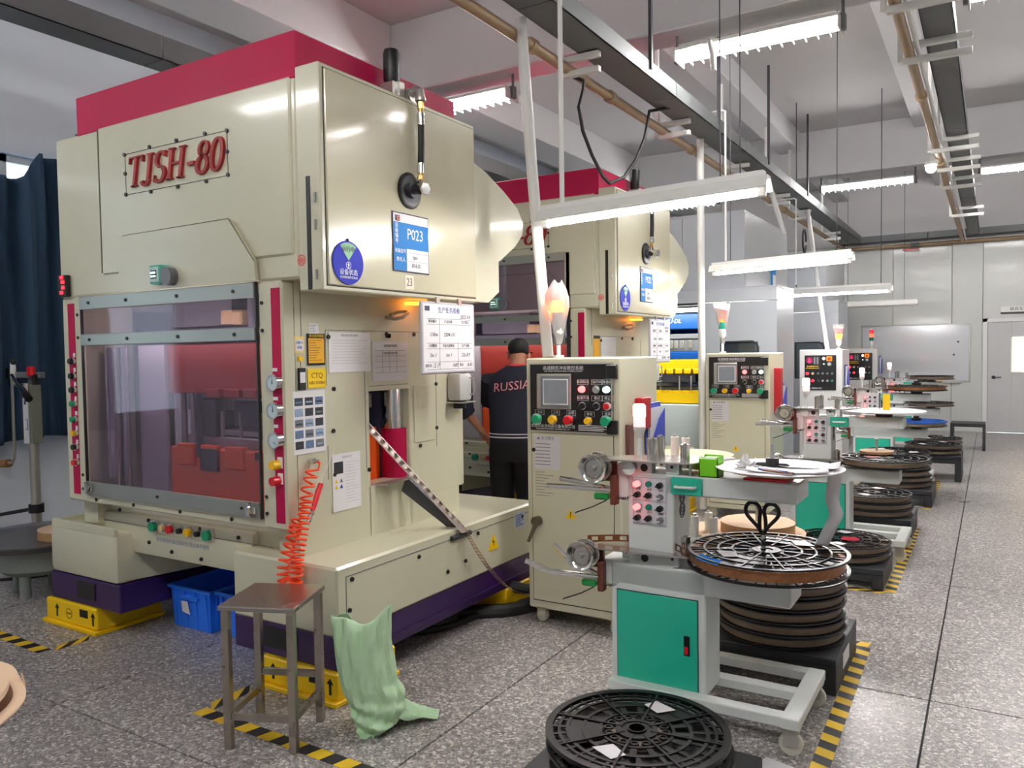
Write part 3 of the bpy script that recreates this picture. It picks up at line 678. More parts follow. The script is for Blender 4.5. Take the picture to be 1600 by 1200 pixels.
    pr = obj('port_ring', B().lathe([(.062, 0), (.088, 0), (.092, .012), (.08, .02), (.062, .02)], (-2.54, Y(3.185), 2.425), XA, 32, 0, True), black, R)
    obj('port_flange', B().cyl((-2.538, Y(3.185), 2.425), (-2.52, Y(3.185), 2.425), .062, n=32).cyl((-2.52, Y(3.185), 2.425), (-2.50, Y(3.185), 2.425), .04, n=24), darkst, pr)
    obj('port_knob', B().cyl((-2.50, Y(3.19), 2.43), (-2.425, Y(3.17), 2.42), .028, n=20).cyl((-2.425, Y(3.17), 2.42), (-2.415, Y(3.168), 2.42), .032, n=6).cyl((-2.5, Y(3.235), 2.48), (-2.475, Y(3.2), 2.43), .015, n=10), chrome, pr)
    # ---- handles, sensors on the side
    obj('ring_handle', B().tube([(-2.82, Y(3.32), 1.80), (-2.76, Y(3.33), 1.79), (-2.74, Y(3.37), 1.80), (-2.745, Y(3.42), 1.825), (-2.77, Y(3.44), 1.835), (-2.80, Y(3.40), 1.83), (-2.81, Y(3.35), 1.815)], .010, 8), steel, R)
    lub = B().box(-2.82, -2.72, Y(3.87), Y(4.0), 1.31, 1.48, .02).cyl((-2.77, Y(3.935), 1.48), (-2.77, Y(3.935), 1.5), .05, n=20)
    lu = obj('lubricator_box', lub, mat('lubricator_grey', (206, 208, 206), .35), R)
    obj('lubricator_cap', B().cyl((-2.77, Y(3.935), 1.31), (-2.77, Y(3.935), 1.265), .038, n=20), black, lu)
    obj('lubricator_handle', B().tube([(-2.72, Y(3.97), 1.45), (-2.70, Y(3.98), 1.45), (-2.695, Y(3.985), 1.38), (-2.70, Y(3.98), 1.35), (-2.72, Y(3.97), 1.35)], .006, 8).box(-2.83, -2.70, Y(3.86), Y(4.01), 1.30, 1.306), steel, lu)
    obj('work_lamp', B().box(-2.80, -2.72, Y(3.46), Y(3.56), 1.874, 1.888), ambwork, R, label='small amber work light under the side cabinet')
    ct = B().poly([(-2.84, Y(3.20), .905), (-2.84, Y(3.48), .905), (-2.78, Y(3.50), .93), (-2.76, Y(3.46), .915), (-2.76, Y(3.24), .905)], (0, 0, -.01))
    obj('strip_tray', ct, steel, R)
    obj('chute_bracket', B().poly([(-2.78, Y(3.42), .92), (-2.52, Y(3.575), .605), (-2.57, Y(3.575), .595), (-2.80, Y(3.40), .84)], (.01, .02, 0)).cyl((-2.52, Y(3.48), .585), (-2.52, Y(3.66), .585), .014, n=10), darkst, R)
    # ---- inside
    obj('inner_wall', B().box(-4.47, -2.99, Y(3.46), Y(3.48), .80, 1.9), mat('inner_blue_grey', (92, 96, 126), .5), R)
    obj('inner_plate', B().box(-4.22, -3.98, Y(2.78), Y(2.80), .82, 1.67), mat('inner_grey', (172, 166, 172), .5), R)
    obj('guide_column', B().cyl((-4.34, Y(2.70), .80), (-4.34, Y(2.70), 1.66), .045, n=24).cyl((-4.26, Y(2.72), .80), (-4.26, Y(2.72), 1.66), .02, n=16), chrome, R)
    b = B().box(-4.0, -2.99, Y(2.80), Y(3.45), 1.40, 1.67, .006)
    for k in range(5): b.box(-3.62+.145*k, -3.51+.145*k, Y(2.77), Y(2.9), 1.38, 1.43, .006)
    obj('slide', b, redor, R)
    b = B().box(-3.98, -2.99, Y(2.80), Y(3.45), .80, 1.1, .008)
    for x in (-3.9, -3.7, -3.5): b.box(x, x+.14, Y(2.785), Y(2.82), 1.0, 1.12, .004)
    obj('bolster', b, orange, R)
    obj('bolster_slots', B().box(-3.70, -3.56, Y(2.782), Y(2.80), .98, 1.10).box(-3.20, -3.04, Y(2.782), Y(2.80), .96, 1.10).box(-3.42, -3.39, Y(2.79), Y(2.80), 1.06, 1.10).box(-3.27, -3.24, Y(2.79), Y(2.80), 1.06, 1.10), greyd, R)
    b = B().box(-3.95, -3.0, Y(2.85), Y(3.4), 1.1, 1.16, .004).box(-3.7, -3.0, Y(2.86), Y(3.4), 1.17, 1.20, .004).box(-3.95, -3.0, Y(2.9), Y(3.4), 1.30, 1.38, .004)
    for x in (-3.9, -3.82): b.cyl((x, Y(2.84), 1.1), (x, Y(2.84), 1.40), .016, n=12)
    for x in (-3.6, -3.45, -3.3, -3.2, -3.12, -3.05): b.cyl((x, Y(2.86), 1.16), (x, Y(2.86), 1.30), .012, n=10)
    obj('die_set', b, steel, R)
    obj('die_block', B().box(-3.78, -3.62, Y(2.83), Y(3.3), 1.16, 1.37, .006).box(-3.5, -3.3, Y(2.85), Y(3.3), 1.22, 1.36, .006).cyl((-3.72, Y(2.8), 1.05), (-3.72, Y(2.8), 1.4), .02, n=10), greyd, R)
    b = B().box(-4.42, -2.99, Y(2.9), Y(3.4), 1.72, 1.76).box(-4.0, -3.5, Y(2.86), Y(3.3), 1.77, 1.95)
    b.cyl((-3.26, Y(2.8), 1.75), (-3.26, Y(2.8), 1.92), .03, n=14).cyl((-3.08, Y(2.8), 1.74), (-3.08, Y(2.8), 1.86), .05, n=16)
    obj('slide_drive', b, greym, R)
    obj('pump', B().cyl((-3.42, Y(2.80), 1.77), (-3.42, Y(2.80), 1.84), .06, n=20).box(-3.38, -3.30, Y(2.75), Y(2.85), 1.765, 1.84, .01), mat('beige_pump', (206, 178, 128), .5), R)
    obj('inner_fill_light', B().box(-4.3, -3.05, Y(2.615), Y(2.64), 1.70, 1.72, .003), mat('inner_fill_light', (255, 244, 240), .4, es=INNER, var=0), R)  # unseen glowing strip, added behind the rail to brighten the press interior
    obj('inner_column', B().cyl((-2.93, Y(3.50), 1.17), (-2.93, Y(3.50), 1.42), .065, n=24), chrome, R)
    obj('inner_column_foot', B().cyl((-2.93, Y(3.52), .89), (-2.93, Y(3.52), 1.18), .085, n=24), magenta, R)
    obj('inner_block', B().box(-3.4, -2.985, Y(3.16), Y(3.42), .85, 1.19, .006), orange, R)
    obj('inner_back', B().box(-3.6, -3.45, Y(3.1), Y(3.5), 1.2, 1.67), navy, R)
    # stickers
    def seal(x, y, z):
        return B().ring(.020, .026, 0, .001, (x, Y(y), z), (0, -1, 0), 24).box(x-.012, x-.006, Y(y-.001), Y(y), z-.016, z+.012).box(x-.003, x+.003, Y(y-.001), Y(y), z-.016, z+.016).box(x+.006, x+.012, Y(y-.001), Y(y), z-.016, z+.012).box(x-.018, x+.018, Y(y-.001), Y(y), z-.003, z+.002)
    obj('round_stamp', seal(-2.672, F-.0055, 2.03), mat('faded_red', (226, 110, 100), .7, var=0), R)
    tw = obj('warning_triangle', B().poly([(-2.5295, Y(3.86), .43), (-2.5295, Y(3.97), .43), (-2.5295, Y(3.915), .525)], (.002, 0, 0)), yellow, R)
    obj('bolt_symbol', B().poly([(-2.527, Y(3.91), .50), (-2.527, Y(3.90), .47), (-2.527, Y(3.915), .475), (-2.527, Y(3.91), .445), (-2.527, Y(3.925), .48), (-2.527, Y(3.912), .478)], (.0006, 0, 0)), dink, tw)
    rp = obj('rating_plate', B().box(-2.53, -2.527, Y(4.16), Y(4.28), .50, .60), mat('pale_blue_plate', (190, 204, 216), .5), R)
    ln = B()
    for k in range(8): ln.box(-2.527, -2.5264, Y(4.17), Y(4.27-.02*(k % 3)), .512+.010*k, .516+.010*k)
    obj('printed_lines', ln, blueink, rp, smooth=False)
    return R
P1 = press(0, 0, 'its smoked safety window closed, nearest the camera', True)
P2 = press(3.2, .46, 'its safety window raised, standing second in the row', False)

# ------------------------------------------------------------------ signs and papers on the first press (side faces +X)
def sheet(name, label, cat, x, ya, yb, za, zb, m, th=.003, group=None):
    t = thing(name, label, cat, (x, (ya+yb)/2, za), group)
    obj('sheet', B().box(x, x+th, ya, yb, za, zb), m, t, smooth=False)
    return t
def lines(x, ya, yb, za, zb, n, h=.004, ragged=.3, seed=1):
    r = random.Random(seed); b = B()
    for k in range(n):
        z = zb-(k+.5)*(zb-za)/n
        b.box(x, x+.0005, ya, yb-(yb-ya)*ragged*r.random(), z-h/2, z+h/2)
    return b
def plate(y0, z0, num, who, dyo=0):
    X = -2.534
    t = thing('machine_plate', 'blue and white machine plate reading %s on the %s press door' % (num, who), 'sign', (X, y0+.145, z0))
    obj('back', B().box(X, X+.004, y0, y0+.29, z0, z0+.295, .001), navy, t)
    obj('white_field', B().box(X+.004, X+.005, y0+.006, y0+.284, z0+.006, z0+.289), paper, t, smooth=False)
    obj('blue_field', B().box(X+.005, X+.006, y0+.006, y0+.284, z0+.118, z0+.245).box(X+.005, X+.006, y0+.006, y0+.105, z0+.006, z0+.118), mat('sign_blue', (16, 124, 200), .75, var=.04, scale=9), t, smooth=False)
    lg = obj('logo', B().box(X+.005, X+.006, y0+.018, y0+.056, z0+.25, z0+.278), navy, t, smooth=False)
    obj('logo_mark', B().ring(.006, .0115, 0, .001, (X+.006, y0+.044, z0+.264), XA, 16), mat('salmon', (236, 120, 104), .5, var=0), lg)
    obj('number', B().text(num, .078, (X+.0065, y0+.175, z0+.19), YA, ZA, sx=.85), whitei, t)
    b = B()
    for k, c in enumerate('设备编号'): b.text(c, .026, (X+.0065, y0+.028, z0+.228-.026*k), YA, ZA)
    b.text('设备型号', .022, (X+.0065, y0+.055, z0+.102), YA, ZA).text('责任人', .024, (X+.0065, y0+.058, z0+.06), YA, ZA)
    obj('lettering', b, whitei, t)
    b = B().text('TJSH', .02, (X+.0065, y0+.17, z0+.075), YA, ZA).text('赵永忠', .024, (X+.0065, y0+.18, z0+.035), YA, ZA).box(X+.0055, X+.0062, y0+.12, y0+.28, z0+.098, z0+.099).box(X+.0055, X+.0062, y0+.12, y0+.28, z0+.056, z0+.057)
    obj('handwriting', b, ink, t)
    return t
plate(3.045, 2.012, 'P023', 'first')
plate(6.25, 2.012, 'P022', 'second')
def status_disc(y, z, who):
    X = -2.534
    t = thing('status_disc', 'round blue machine status disc with a green sector on the %s press door' % who, 'sign', (X, y, z-.1))
    obj('disc', B().cyl((X, y, z), (X+.006, y, z), .1, n=40), mat('disc_blue', (32, 44, 186), .75, var=0), t)
    pts = [(X+.006, y, z+.008)]+[(X+.006, y+.092*math.sin(a), z+.092*math.cos(a)) for a in [(-.62+1.24*i/8) for i in range(9)]]
    obj('green_sector', B().poly(pts, (.001, 0, 0)), mat('sector_green', (20, 140, 84), .4, var=0), t)
    obj('pointer_ring', B().ring(.014, .017, 0, .001, (X+.006, y, z-.012), XA, 20).poly([(X+.006, y-.008, z-.012), (X+.006, y+.008, z-.012), (X+.006, y, z)], (.001, 0, 0)).box(X+.006, X+.007, y-.003, y+.003, z-.024, z-.01), whitei, t)
    obj('lettering', B().text('设备状态', .03, (X+.0066, y, z-.045), YA, ZA).text('状态牌由操作员负责', .013, (X+.0066, y, z-.068), YA, ZA), whitei, t)
    obj('sector_lettering', B().text('运行中', .028, (X+.0075, y, z+.06), YA, ZA), dink, t)
    obj('hook', B().cyl((X, y, z+.105), (X+.01, y, z+.105), .006, n=10), blueink, t)
status_disc(2.725, 2.022, 'first'); status_disc(5.93, 2.022, 'second')
t = sheet('number_tag', 'small white tag reading 23 below the blue plate on the first press', 'label', -2.535, 3.14, 3.21, 1.928, 1.998, mat('cream_tag', (226, 220, 200), .6, var=0), .001)
obj('number', B().text('23', .058, (-2.5335, 3.175, 1.962), YA, ZA, sx=.85), ink, t)
def job_board(y0, who):
    X = -2.53; y1 = y0+.5
    t = thing('job_board', 'white production task board hanging under the side cabinet of the %s press' % who, 'board', (X, y0+.25, 1.5))
    obj('board', B().box(X-.012, X+.004, y0, y1, 1.49, 1.875, .008), mat('board_frame', (196, 194, 200), .4), t)
    obj('form', B().box(X+.004, X+.005, y0+.02, y1-.02, 1.505, 1.862), paper, t, smooth=False)
    g = B()
    for z in (1.785, 1.755, 1.655, 1.625, 1.555, 1.515): g.box(X+.005, X+.0058, y0+.05, y1-.04, z-.001, z+.001)
    for y, a, c in ((y0+.16, 1.515, 1.785), (y0+.33, 1.515, 1.655)): g.box(X+.005, X+.0058, y-.001, y+.001, a, c)
    obj('ruled_lines', g, ink, t, smooth=False)
    lg = obj('logo', B().box(X+.005, X+.006, y0+.035, y0+.075, 1.825, 1.85), navy, t, smooth=False)
    obj('lettering', B().text('生产任务看板', .034, (X+.0055, y0+.25, 1.83), YA, ZA), blueink, t)
    b = B()
    for tx, y, z in (('模具编号', .1, 1.77), ('产品名称', .24, 1.77), ('生产批次', .4, 1.77), ('计划数量', .1, 1.64), ('实际完成数量', .24, 1.64), ('生产日期', .4, 1.64), ('操作员', .06, 1.535), ('班次', .36, 1.535)): b.text(tx, .018, (X+.0055, y0+y, z), YA, ZA)
    for tx, y, z in (('C45m', .11, 1.70), ('2204-111', .25, 1.70), ('5m 1', .1, 1.59), ('1m 1', .24, 1.59), ('22a 8.9', .4, 1.59), ('2022.4.8', .4, 1.8), ('江 户', .13, 1.535), ('4.85', .3, 1.535), ('A.81', .44, 1.535)): b.text(tx, .028, (X+.0055, y0+y, z), YA, ZA, shear=.3)
    obj('handwriting', b, dink, t)
    for y in (y0+.15, y0+.35): obj('clip', B().box(X-.004, X+.008, y-.015, y+.015, 1.865, 1.9), steel, t)
job_board(3.25, 'first'); job_board(6.45, 'second')
X = -2.82+.002
t = sheet('notice_sheet', 'large faint white notice sheet pinned on the upper side of the first press', 'paper', X, 2.88, 3.185, 1.512, 1.715, paper)
obj('printed_lines', lines(X+.003, 2.9, 3.17, 1.55, 1.68, 9, .002).text('冲压设备日常点检表', .014, (X+.0035, 3.03, 1.698), YA, ZA), mat('pale_ink', (196, 194, 200), .8, var=0), t)
t = sheet('notice_sheet', 'smaller grey white form pinned right of the large sheet, above the press opening', 'paper', X, 3.2, 3.495, 1.455, 1.668, paperg)
b = B()
for z in (1.62, 1.59, 1.56, 1.53, 1.5): b.box(X+.003, X+.0036, 3.22, 3.48, z, z+.0015)
for y in (3.28, 3.34, 3.4): b.box(X+.003, X+.0036, y, y+.0015, 1.5, 1.62)
b.text('设备保养记录表', .016, (X+.0036, 3.35, 1.645), YA, ZA).text('日期 项目 结果 签名', .014, (X+.0036, 3.35, 1.605), YA, ZA)
obj('printed_lines', b, ink, t)
tag(obj('magnet', B().cyl((X, 3.33, 1.70), (X+.012, 3.33, 1.70), .012, n=10).box(X, X+.012, 3.315, 3.345, 1.69, 1.71), black), 'small black magnet above the smaller form on the first press', 'magnet')
t = sheet('safety_card', 'yellow and black operating rules card on the side of the first press', 'card', X, 2.735, 2.852, 1.552, 1.705, matteb)
obj('yellow_field', B().box(X+.003, X+.004, 2.743, 2.845, 1.562, 1.682), mat('card_yellow', (244, 180, 20), .5), t, smooth=False)
obj('lettering', B().text('安全操作规程', .016, (X+.0036, 2.797, 1.693), YA, ZA), yellow, t)
obj('printed_lines', lines(X+.004, 2.748, 2.835, 1.57, 1.678, 9, .003, .6), mat('brown_ink', (150, 100, 10), .7, var=0), t)
t = sheet('paper_slip', 'small white slip sticking out above the yellow and black card', 'paper', X, 2.75, 2.815, 1.70, 1.755, paper, .001)
obj('printed_lines', lines(X+.001, 2.755, 2.80, 1.71, 1.75, 5, .002), ink, t)
t = sheet('ctq_card', 'bright yellow card reading CTQ under the safety card', 'card', X, 2.735, 2.855, 1.442, 1.535, mat('card_bright_yellow', (255, 214, 16), .5))
obj('lettering', B().text('CTQ', .036, (X+.0035, 2.795, 1.50), YA, ZA).text('关键工序控制点', .016, (X+.0035, 2.795, 1.465), YA, ZA), mat('amber_ink', (150, 84, 10), .7, var=0), t)
t = sheet('id_card', 'white label in a yellow frame beside the red control strip', 'card', X, 2.655, 2.715, 1.612, 1.69, mat('pale_yellow', (240, 210, 130), .6))
obj('white_field', B().box(X+.003, X+.004, 2.66, 2.71, 1.622, 1.675), paper, t, smooth=False)
obj('lettering', B().text('点检卡', .016, (X+.0045, 2.685, 1.66), YA, ZA).text('设备', .016, (X+.0045, 2.685, 1.638), YA, ZA), blueink, t)
t = sheet('badge_holder', 'black badge holder hanging from a yellow round magnet on the first press', 'badge', X, 2.672, 2.712, 1.435, 1.54, black, .012)
obj('badge_paper', B().box(X+.012, X+.013, 2.676, 2.709, 1.47, 1.52), paper, t, smooth=False)
obj('cord', B().cyl((X+.004, 2.69, 1.54), (X+.004, 2.688, 1.58), .0015, n=6), dink, t)
obj('round_magnet', B().cyl((X, 2.688, 1.585), (X+.01, 2.688, 1.585), .014, n=20), yellow, t)
t = sheet('photo_sheet', 'white instruction sheet with fifteen small photographs on the first press', 'paper', X, 2.635, 2.845, 1.128, 1.43, paper)
pal = [mat('photo_%d' % i, c, .5, var=.5, scale=60) for i, c in enumerate(((52, 54, 66), (96, 120, 160), (150, 170, 196), (40, 42, 50), (110, 116, 124)))]
for r in range(5):
    for c in range(3):
        obj('photo', B().box(X+.003, X+.004, 2.645+.066*c, 2.697+.066*c, 1.36-.052*r, 1.398-.052*r).box(X+.004, X+.0046, 2.65+.066*c, 2.69+.066*c, 1.372-.052*r, 1.38-.052*r, mi=1), [pal[(r*2+c*3) % 5], pal[(r+c+1) % 5]], t, smooth=False)
t = sheet('notice_sheet', 'white one page notice with a photograph at its top left, low on the first press', 'paper', X, 2.885, 3.09, .81, 1.10, paper)
obj('photo', B().box(X+.003, X+.004, 2.895, 2.96, 1.0, 1.06), pal[3], t, smooth=False)
for y, z, m in ((2.90, .955, yellow), (2.935, .955, pal[4]), (2.90, .925, yellow), (2.935, .925, blueink)): obj('pictogram', B().poly([(X+.003, y, z), (X+.003, y+.022, z), (X+.003, y+.011, z+.02)], (.001, 0, 0)), m, t)
obj('printed_lines', lines(X+.003, 2.975, 3.075, .84, 1.06, 14, .002, .4).text('作业指导书', .014, (X+.0035, 2.99, 1.08), YA, ZA), mat('pale_ink', (196, 194, 200), .8, var=0), t)
# papers on the second press
t = sheet('safety_card', 'yellow card on the side of the second press beyond its red strip', 'card', X, 5.93, 6.05, 1.552, 1.73, mat('card_yellow', (244, 180, 20), .5))
obj('band', B().box(X+.003, X+.004, 5.93, 6.05, 1.705, 1.73), matteb, t, smooth=False)
t = sheet('notice_sheet', 'white sheet on the side of the second press beside the yellow card', 'paper', X, 6.08, 6.38, 1.5, 1.72, paper)
obj('printed_lines', lines(X+.003, 6.1, 6.36, 1.52, 1.70, 9, .002), mat('pale_ink', (196, 194, 200), .8, var=0), t)

# carrier strip from the press to the floor
ST = [(-2.87, 3.13, 1.285), (-2.85, 3.155, 1.265), (-2.74, 3.285, 1.065), (-2.62, 3.43, .845), (-2.51, 3.57, .645), (-2.48, 3.62, .54), (-2.46, 3.70, .42), (-2.44, 3.79, .315), (-2.42, 3.89, .225), (-2.39, 3.99, .165), (-2.36, 4.09, .135), (-2.35, 4.22, .14), (-2.35, 4.35, .17)]
def smooth_path(P, n):
    P = [Vector(p) for p in P]; out = []
    for i in range(len(P)-1):
        p0, p1, p2, p3 = P[max(0, i-1)], P[i], P[i+1], P[min(len(P)-1, i+2)]
        for k in range(n):
            t = k/n; out.append(.5*((2*p1)+(p2-p0)*t+(2*p0-5*p1+4*p2-p3)*t*t+(3*p1-p0-3*p2+p3)*t**3))
    out.append(P[-1]); return out
cs = thing('carrier_strip', 'perforated copper carrier strip hanging from the side opening of the first press', 'strip', (-2.5, 3.6, .1))
path = smooth_path(ST, 6)
def ribbon(pth, w, sidevec, th=.0012, holes=True):
    b = B(); s = Vector(sidevec).normalized() if sidevec else None
    for i in range(len(pth)-1):
        a, c = pth[i], pth[i+1]
        if sidevec is None: d0 = c-a; s = Vector((d0.y, -d0.x, 0)).normalized()
        for u0, u1 in ((-.5, -.3), (.3, .5)) if (holes and i % 2) else ((-.5, .5),):
            b.poly([a+s*w*u0, a+s*w*u1, c+s*w*u1, c+s*w*u0], (0, 0, th))
    return b
obj('strip', ribbon(smooth_path(ST, 11), .045, None), mat('strip_metal', (206, 172, 150), .3, .6, var=.2, scale=50), cs, smooth=False)
tag(obj('strip_guide', B().poly([(-2.85, 3.13, 1.244), (-2.85, 3.185, 1.244), (-2.50, 3.605, .604), (-2.50, 3.55, .604)], (0, 0, .006)), mat('guide_pale', (226, 214, 206), .35, .3)), 'pale metal guide channel under the upper part of the copper strip', 'guide')

# coiled air hose and blow gun
ch = thing('coiled_hose', 'orange red coiled air hose hanging on the side of the first press', 'hose', (-2.76, 2.74, .62))
def helix(axis_pts, R, turns_per_m, wire, n=14):
    A = smooth_path(axis_pts, 30); out = []; ang = 0; L = 0
    for i in range(len(A)-1):
        d = A[i+1]-A[i]; l = d.length; t = d.normalized()
        u = t.cross(Vector((1, 0, .15))).normalized(); v = t.cross(u)
        steps = max(1, int(l*turns_per_m(L)*n))
        for k in range(steps):
            ang += 2*PI/n; p = A[i]+d*(k/steps); r = R(L)
            out.append(p+(u*math.cos(ang)+v*math.sin(ang))*r)
        L += l
    return out
hp = [(-2.80, 2.745, 1.09), (-2.775, 2.76, 1.08), (-2.765, 2.74, 1.05)]
h1p = helix([(-2.77, 2.70, 1.04), (-2.77, 2.67, .96), (-2.76, 2.64, .86), (-2.745, 2.60, .76), (-2.725, 2.555, .67), (-2.715, 2.535, .58), (-2.72, 2.53, .55)], lambda L: .027, lambda L: 24 if L < .12 else 52, .006)
h2p = helix([(-2.76, 2.525, .545), (-2.785, 2.525, .565), (-2.79, 2.53, .62), (-2.78, 2.545, .69), (-2.775, 2.575, .76), (-2.775, 2.61, .83)], lambda L: .027, lambda L: 50, .006)
hosem = mat('orange_hose', (255, 84, 36), .3, coat=.3, var=0)
obj('coil', B().tube(hp+h1p, .0062, 6).tube([h1p[-1]]+h2p, .0062, 6), hosem, ch)
obj('wall_valve', B().cyl((-2.82, 2.74, 1.09), (-2.79, 2.74, 1.09), .014, n=12).box(-2.80, -2.785, 2.72, 2.765, 1.085, 1.095), chrome, ch)
gn = thing('blow_gun', 'red blow gun with a chrome nozzle hung on a thin string by the coiled hose', 'air gun', (-2.76, 2.69, .85))
obj('handle', B().tube([(-2.745, 2.735, .985), (-2.745, 2.715, .95), (-2.74, 2.68, .885), (-2.74, 2.665, .86)], [.012, .014, .012, .010], 10), mat('gun_red', (226, 20, 36), .35, var=0), gn)
obj('nozzle', B().tube([(-2.74, 2.667, .865), (-2.74, 2.65, .83), (-2.74, 2.64, .805)], [.013, .014, .006], 10).cyl((-2.74, 2.66, .845), (-2.72, 2.66, .855), .005, n=8), chrome, gn)
obj('string', B().tube([(-2.745, 2.735, .985), (-2.78, 2.81, 1.05), (-2.815, 2.9, 1.12)], .0012, 5), whitei, gn)
# ================================================================== CONTROL CABINETS
def caster(b, x, y, h, r=.036, mi_w=0, mi_f=1):
    b.cyl((x, y-.012, r), (x, y+.012, r), r, n=18, mi=mi_w)
    b.box(x-.028, x+.028, y-.020, y-.015, r*.8, h-.012, 0, mi_f).box(x-.028, x+.028, y+.015, y+.020, r*.8, h-.012, 0, mi_f).box(x-.034, x+.034, y-.03, y+.03, h-.014, h, 0, mi_f)
wheelm = mat('nylon_wheel', (206, 204, 190), .5)
keyst = [('red_lit', redlit), ('grey', mat('grey_lens', (150, 150, 150), .3, var=0)), ('pale', grnlit)]
def cabinet_a(dy, who):
    x0, x1, y0, y1 = -2.338, -1.74, 4.0+dy, 4.55+dy
    T = thing('control_cabinet', 'cream control cabinet with touch screen, %s' % who, 'cabinet', ((x0+x1)/2, (y0+y1)/2, 0))
    obj('body', B().box(x0, x1, y0, y1, .092, 1.565, .008), cream, T)
    d = obj('door', B().box(x0+.036, x1-.045, y0-.008, y0, .145, 1.128, .003), cream, T)
    lk = B().cyl((x0+.075, y0-.008, .615), (x0+.075, y0-.05, .615), .028, n=16).poly([(x0+.09, y0-.05, .60), (x0+.075, y0-.05, .625), (x0+.03, y0-.07, .50), (x0+.045, y0-.07, .495)], (0, .012, 0))
    obj('door_lock', lk, mat('lock_metal', (120, 112, 100), .25, 1., var=.1), d)
    obj('door_gap', B().box(x0+.033, x0+.037, y0-.004, y0-.0005, .142, 1.13).box(x1-.046, x1-.042, y0-.004, y0-.0005, .142, 1.13).box(x0+.033, x1-.042, y0-.004, y0-.0005, .14, .144), dink, d, smooth=False)
    obj('keyhole', B().cyl((x0+.05, y0-.008, 1.03), (x0+.05, y0-.012, 1.03), .012, n=12), black, d)
    nt_ = B().text('▲ 安全警告', .022, (x0+.13, y0-.0085, 1.10), XA, ZA)
    for k in range(7): nt_.box(x0+.06, x0+.16+.04*((k*3) % 3), y0-.009, y0-.0083, 1.065-.02*k, 1.069-.02*k)
    for k in range(9): nt_.box(x0+.06, x0+.12+.03*((k*2) % 3), y0-.009, y0-.0083, .90-.017*k, .903-.017*k)
    obj('notice_print', nt_, ink, d, smooth=False)
    obj('notice_film', B().box(x0+.055, x0+.22, y0-.0082, y0-.0078, .92, 1.115), paperg, d, smooth=False)
    wt = obj('warning_triangle', B().poly([(x0+.255, y0-.009, .645), (x0+.32, y0-.009, .645), (x0+.2875, y0-.009, .70)], (0, .001, 0)), yellow, d)
    obj('warning_mark', B().box(x0+.285, x0+.29, y0-.0098, y0-.009, .66, .685).box(x0+.285, x0+.29, y0-.0098, y0-.009, .652, .657), dink, wt)
    # panel
    p = obj('operator_panel', B().box(x0+.033, x1-.042, y0-.012, y0, 1.142, 1.532, .003), matteb, T)
    fr_ = B()
    for a in ((x0+.03, x1-.04, 1.528, 1.535), (x0+.03, x1-.04, 1.139, 1.146), (x1-.05, x1-.043, 1.14, 1.53), (x0+.03, x0+.036, 1.14, 1.53)): fr_.box(a[0], a[1], y0-.016, y0-.008, a[2], a[3])
    obj('panel_frame', fr_, steel, p)
    yb = y0-.012
    sb = obj('screen_bezel', B().box(x0+.085, x0+.305, yb-.018, yb, 1.272, 1.475, .004), steel, p)
    obj('screen_frame', B().box(x0+.115, x0+.30, yb-.022, yb-.017, 1.28, 1.46), greym, sb)
    obj('screen_rim', B().box(x0+.130, x0+.293, yb-.0235, yb-.021, 1.298, 1.446), whitei, sb, smooth=False)
    obj('screen', B().box(x0+.137, x0+.286, yb-.0245, yb-.022, 1.305, 1.439), mat('screen_grey', (120, 124, 130), .15, es=.12, var=.12, scale=12), sb, smooth=False)
    cx = (x0+.375, x0+.462, x0+.525)
    for x, m in zip(cx, (redlit, keyst[1][1], grnlit)):
        q = B(); button(q, x, yb, 1.388, .018, 0, ring=1); obj('indicator_lamp', q, [m, chrome], p)
    for x in cx[:2]:
        q = B(); button(q, x, yb, 1.295, .018, 0, ring=1, ln=.02); q.box(x-.022, x-.004, yb-.03, yb-.018, 1.275, 1.292)
        obj('key_switch', q, [black, chrome], p)
    q = B(); button(q, cx[2], yb, 1.295, .018, 0, ring=1); obj('push_button', q, [btnR, whitei], p)
    for x, m, r in zip((x0+.085, x0+.19, x0+.29, x0+.415, x0+.522), (btnG, btnY, btnR, btnY, btnG), (.028, .024, .026, .020, .028)):
        q = B(); button(q, x, yb, 1.212, r, 0, ring=1, ln=.04); obj('push_button', q, [m, chrome], p)
    lb = B()
    for x, w_, z in [(c, .034, 1.428) for c in cx]+[(c, .034, 1.338) for c in cx]+[(x0+.095, .03, 1.252), (x0+.20, .026, 1.252), (x0+.30, .028, 1.252), (x0+.415, .03, 1.248), (x0+.525, .032, 1.252)]:
        for a in ((x-w_, x+w_, z+.013, z+.0145), (x-w_, x+w_, z-.0145, z-.013), (x-w_, x-w_+.0015, z-.014, z+.014), (x+w_-.0015, x+w_, z-.014, z+.014)): lb.box(a[0], a[1], yb-.001, yb, a[2], a[3])
    for tx, x, z in (('电源指示', cx[0], 1.428), ('运行中', cx[1], 1.428), ('准备好', cx[2], 1.428), ('电源开关', cx[0], 1.338), ('模式', cx[1], 1.338), ('停止', cx[2], 1.338), ('寸动', x0+.095, 1.252), ('上升', x0+.2, 1.252), ('急停', x0+.3, 1.252), ('复位', x0+.415, 1.248), ('连续', x0+.525, 1.252)): lb.text(tx, .019, (x, yb-.0005, z), XA, ZA)
    lb.text('高速精密冲床数控系统', .026, (x0+.25, yb-.0005, 1.506), XA, ZA).text('HIGH SPEED PRECISION PRESS CONTROL SYSTEM', .011, (x0+.25, yb-.0005, 1.489), XA, ZA)
    lb.text('东莞市永自机械设备有限公司', .022, (x0+.18, yb-.0005, 1.172), XA, ZA).text('DONGGUAN MACHINERY EQUIPMENT CO., LTD', .010, (x0+.18, yb-.0005, 1.156), XA, ZA)
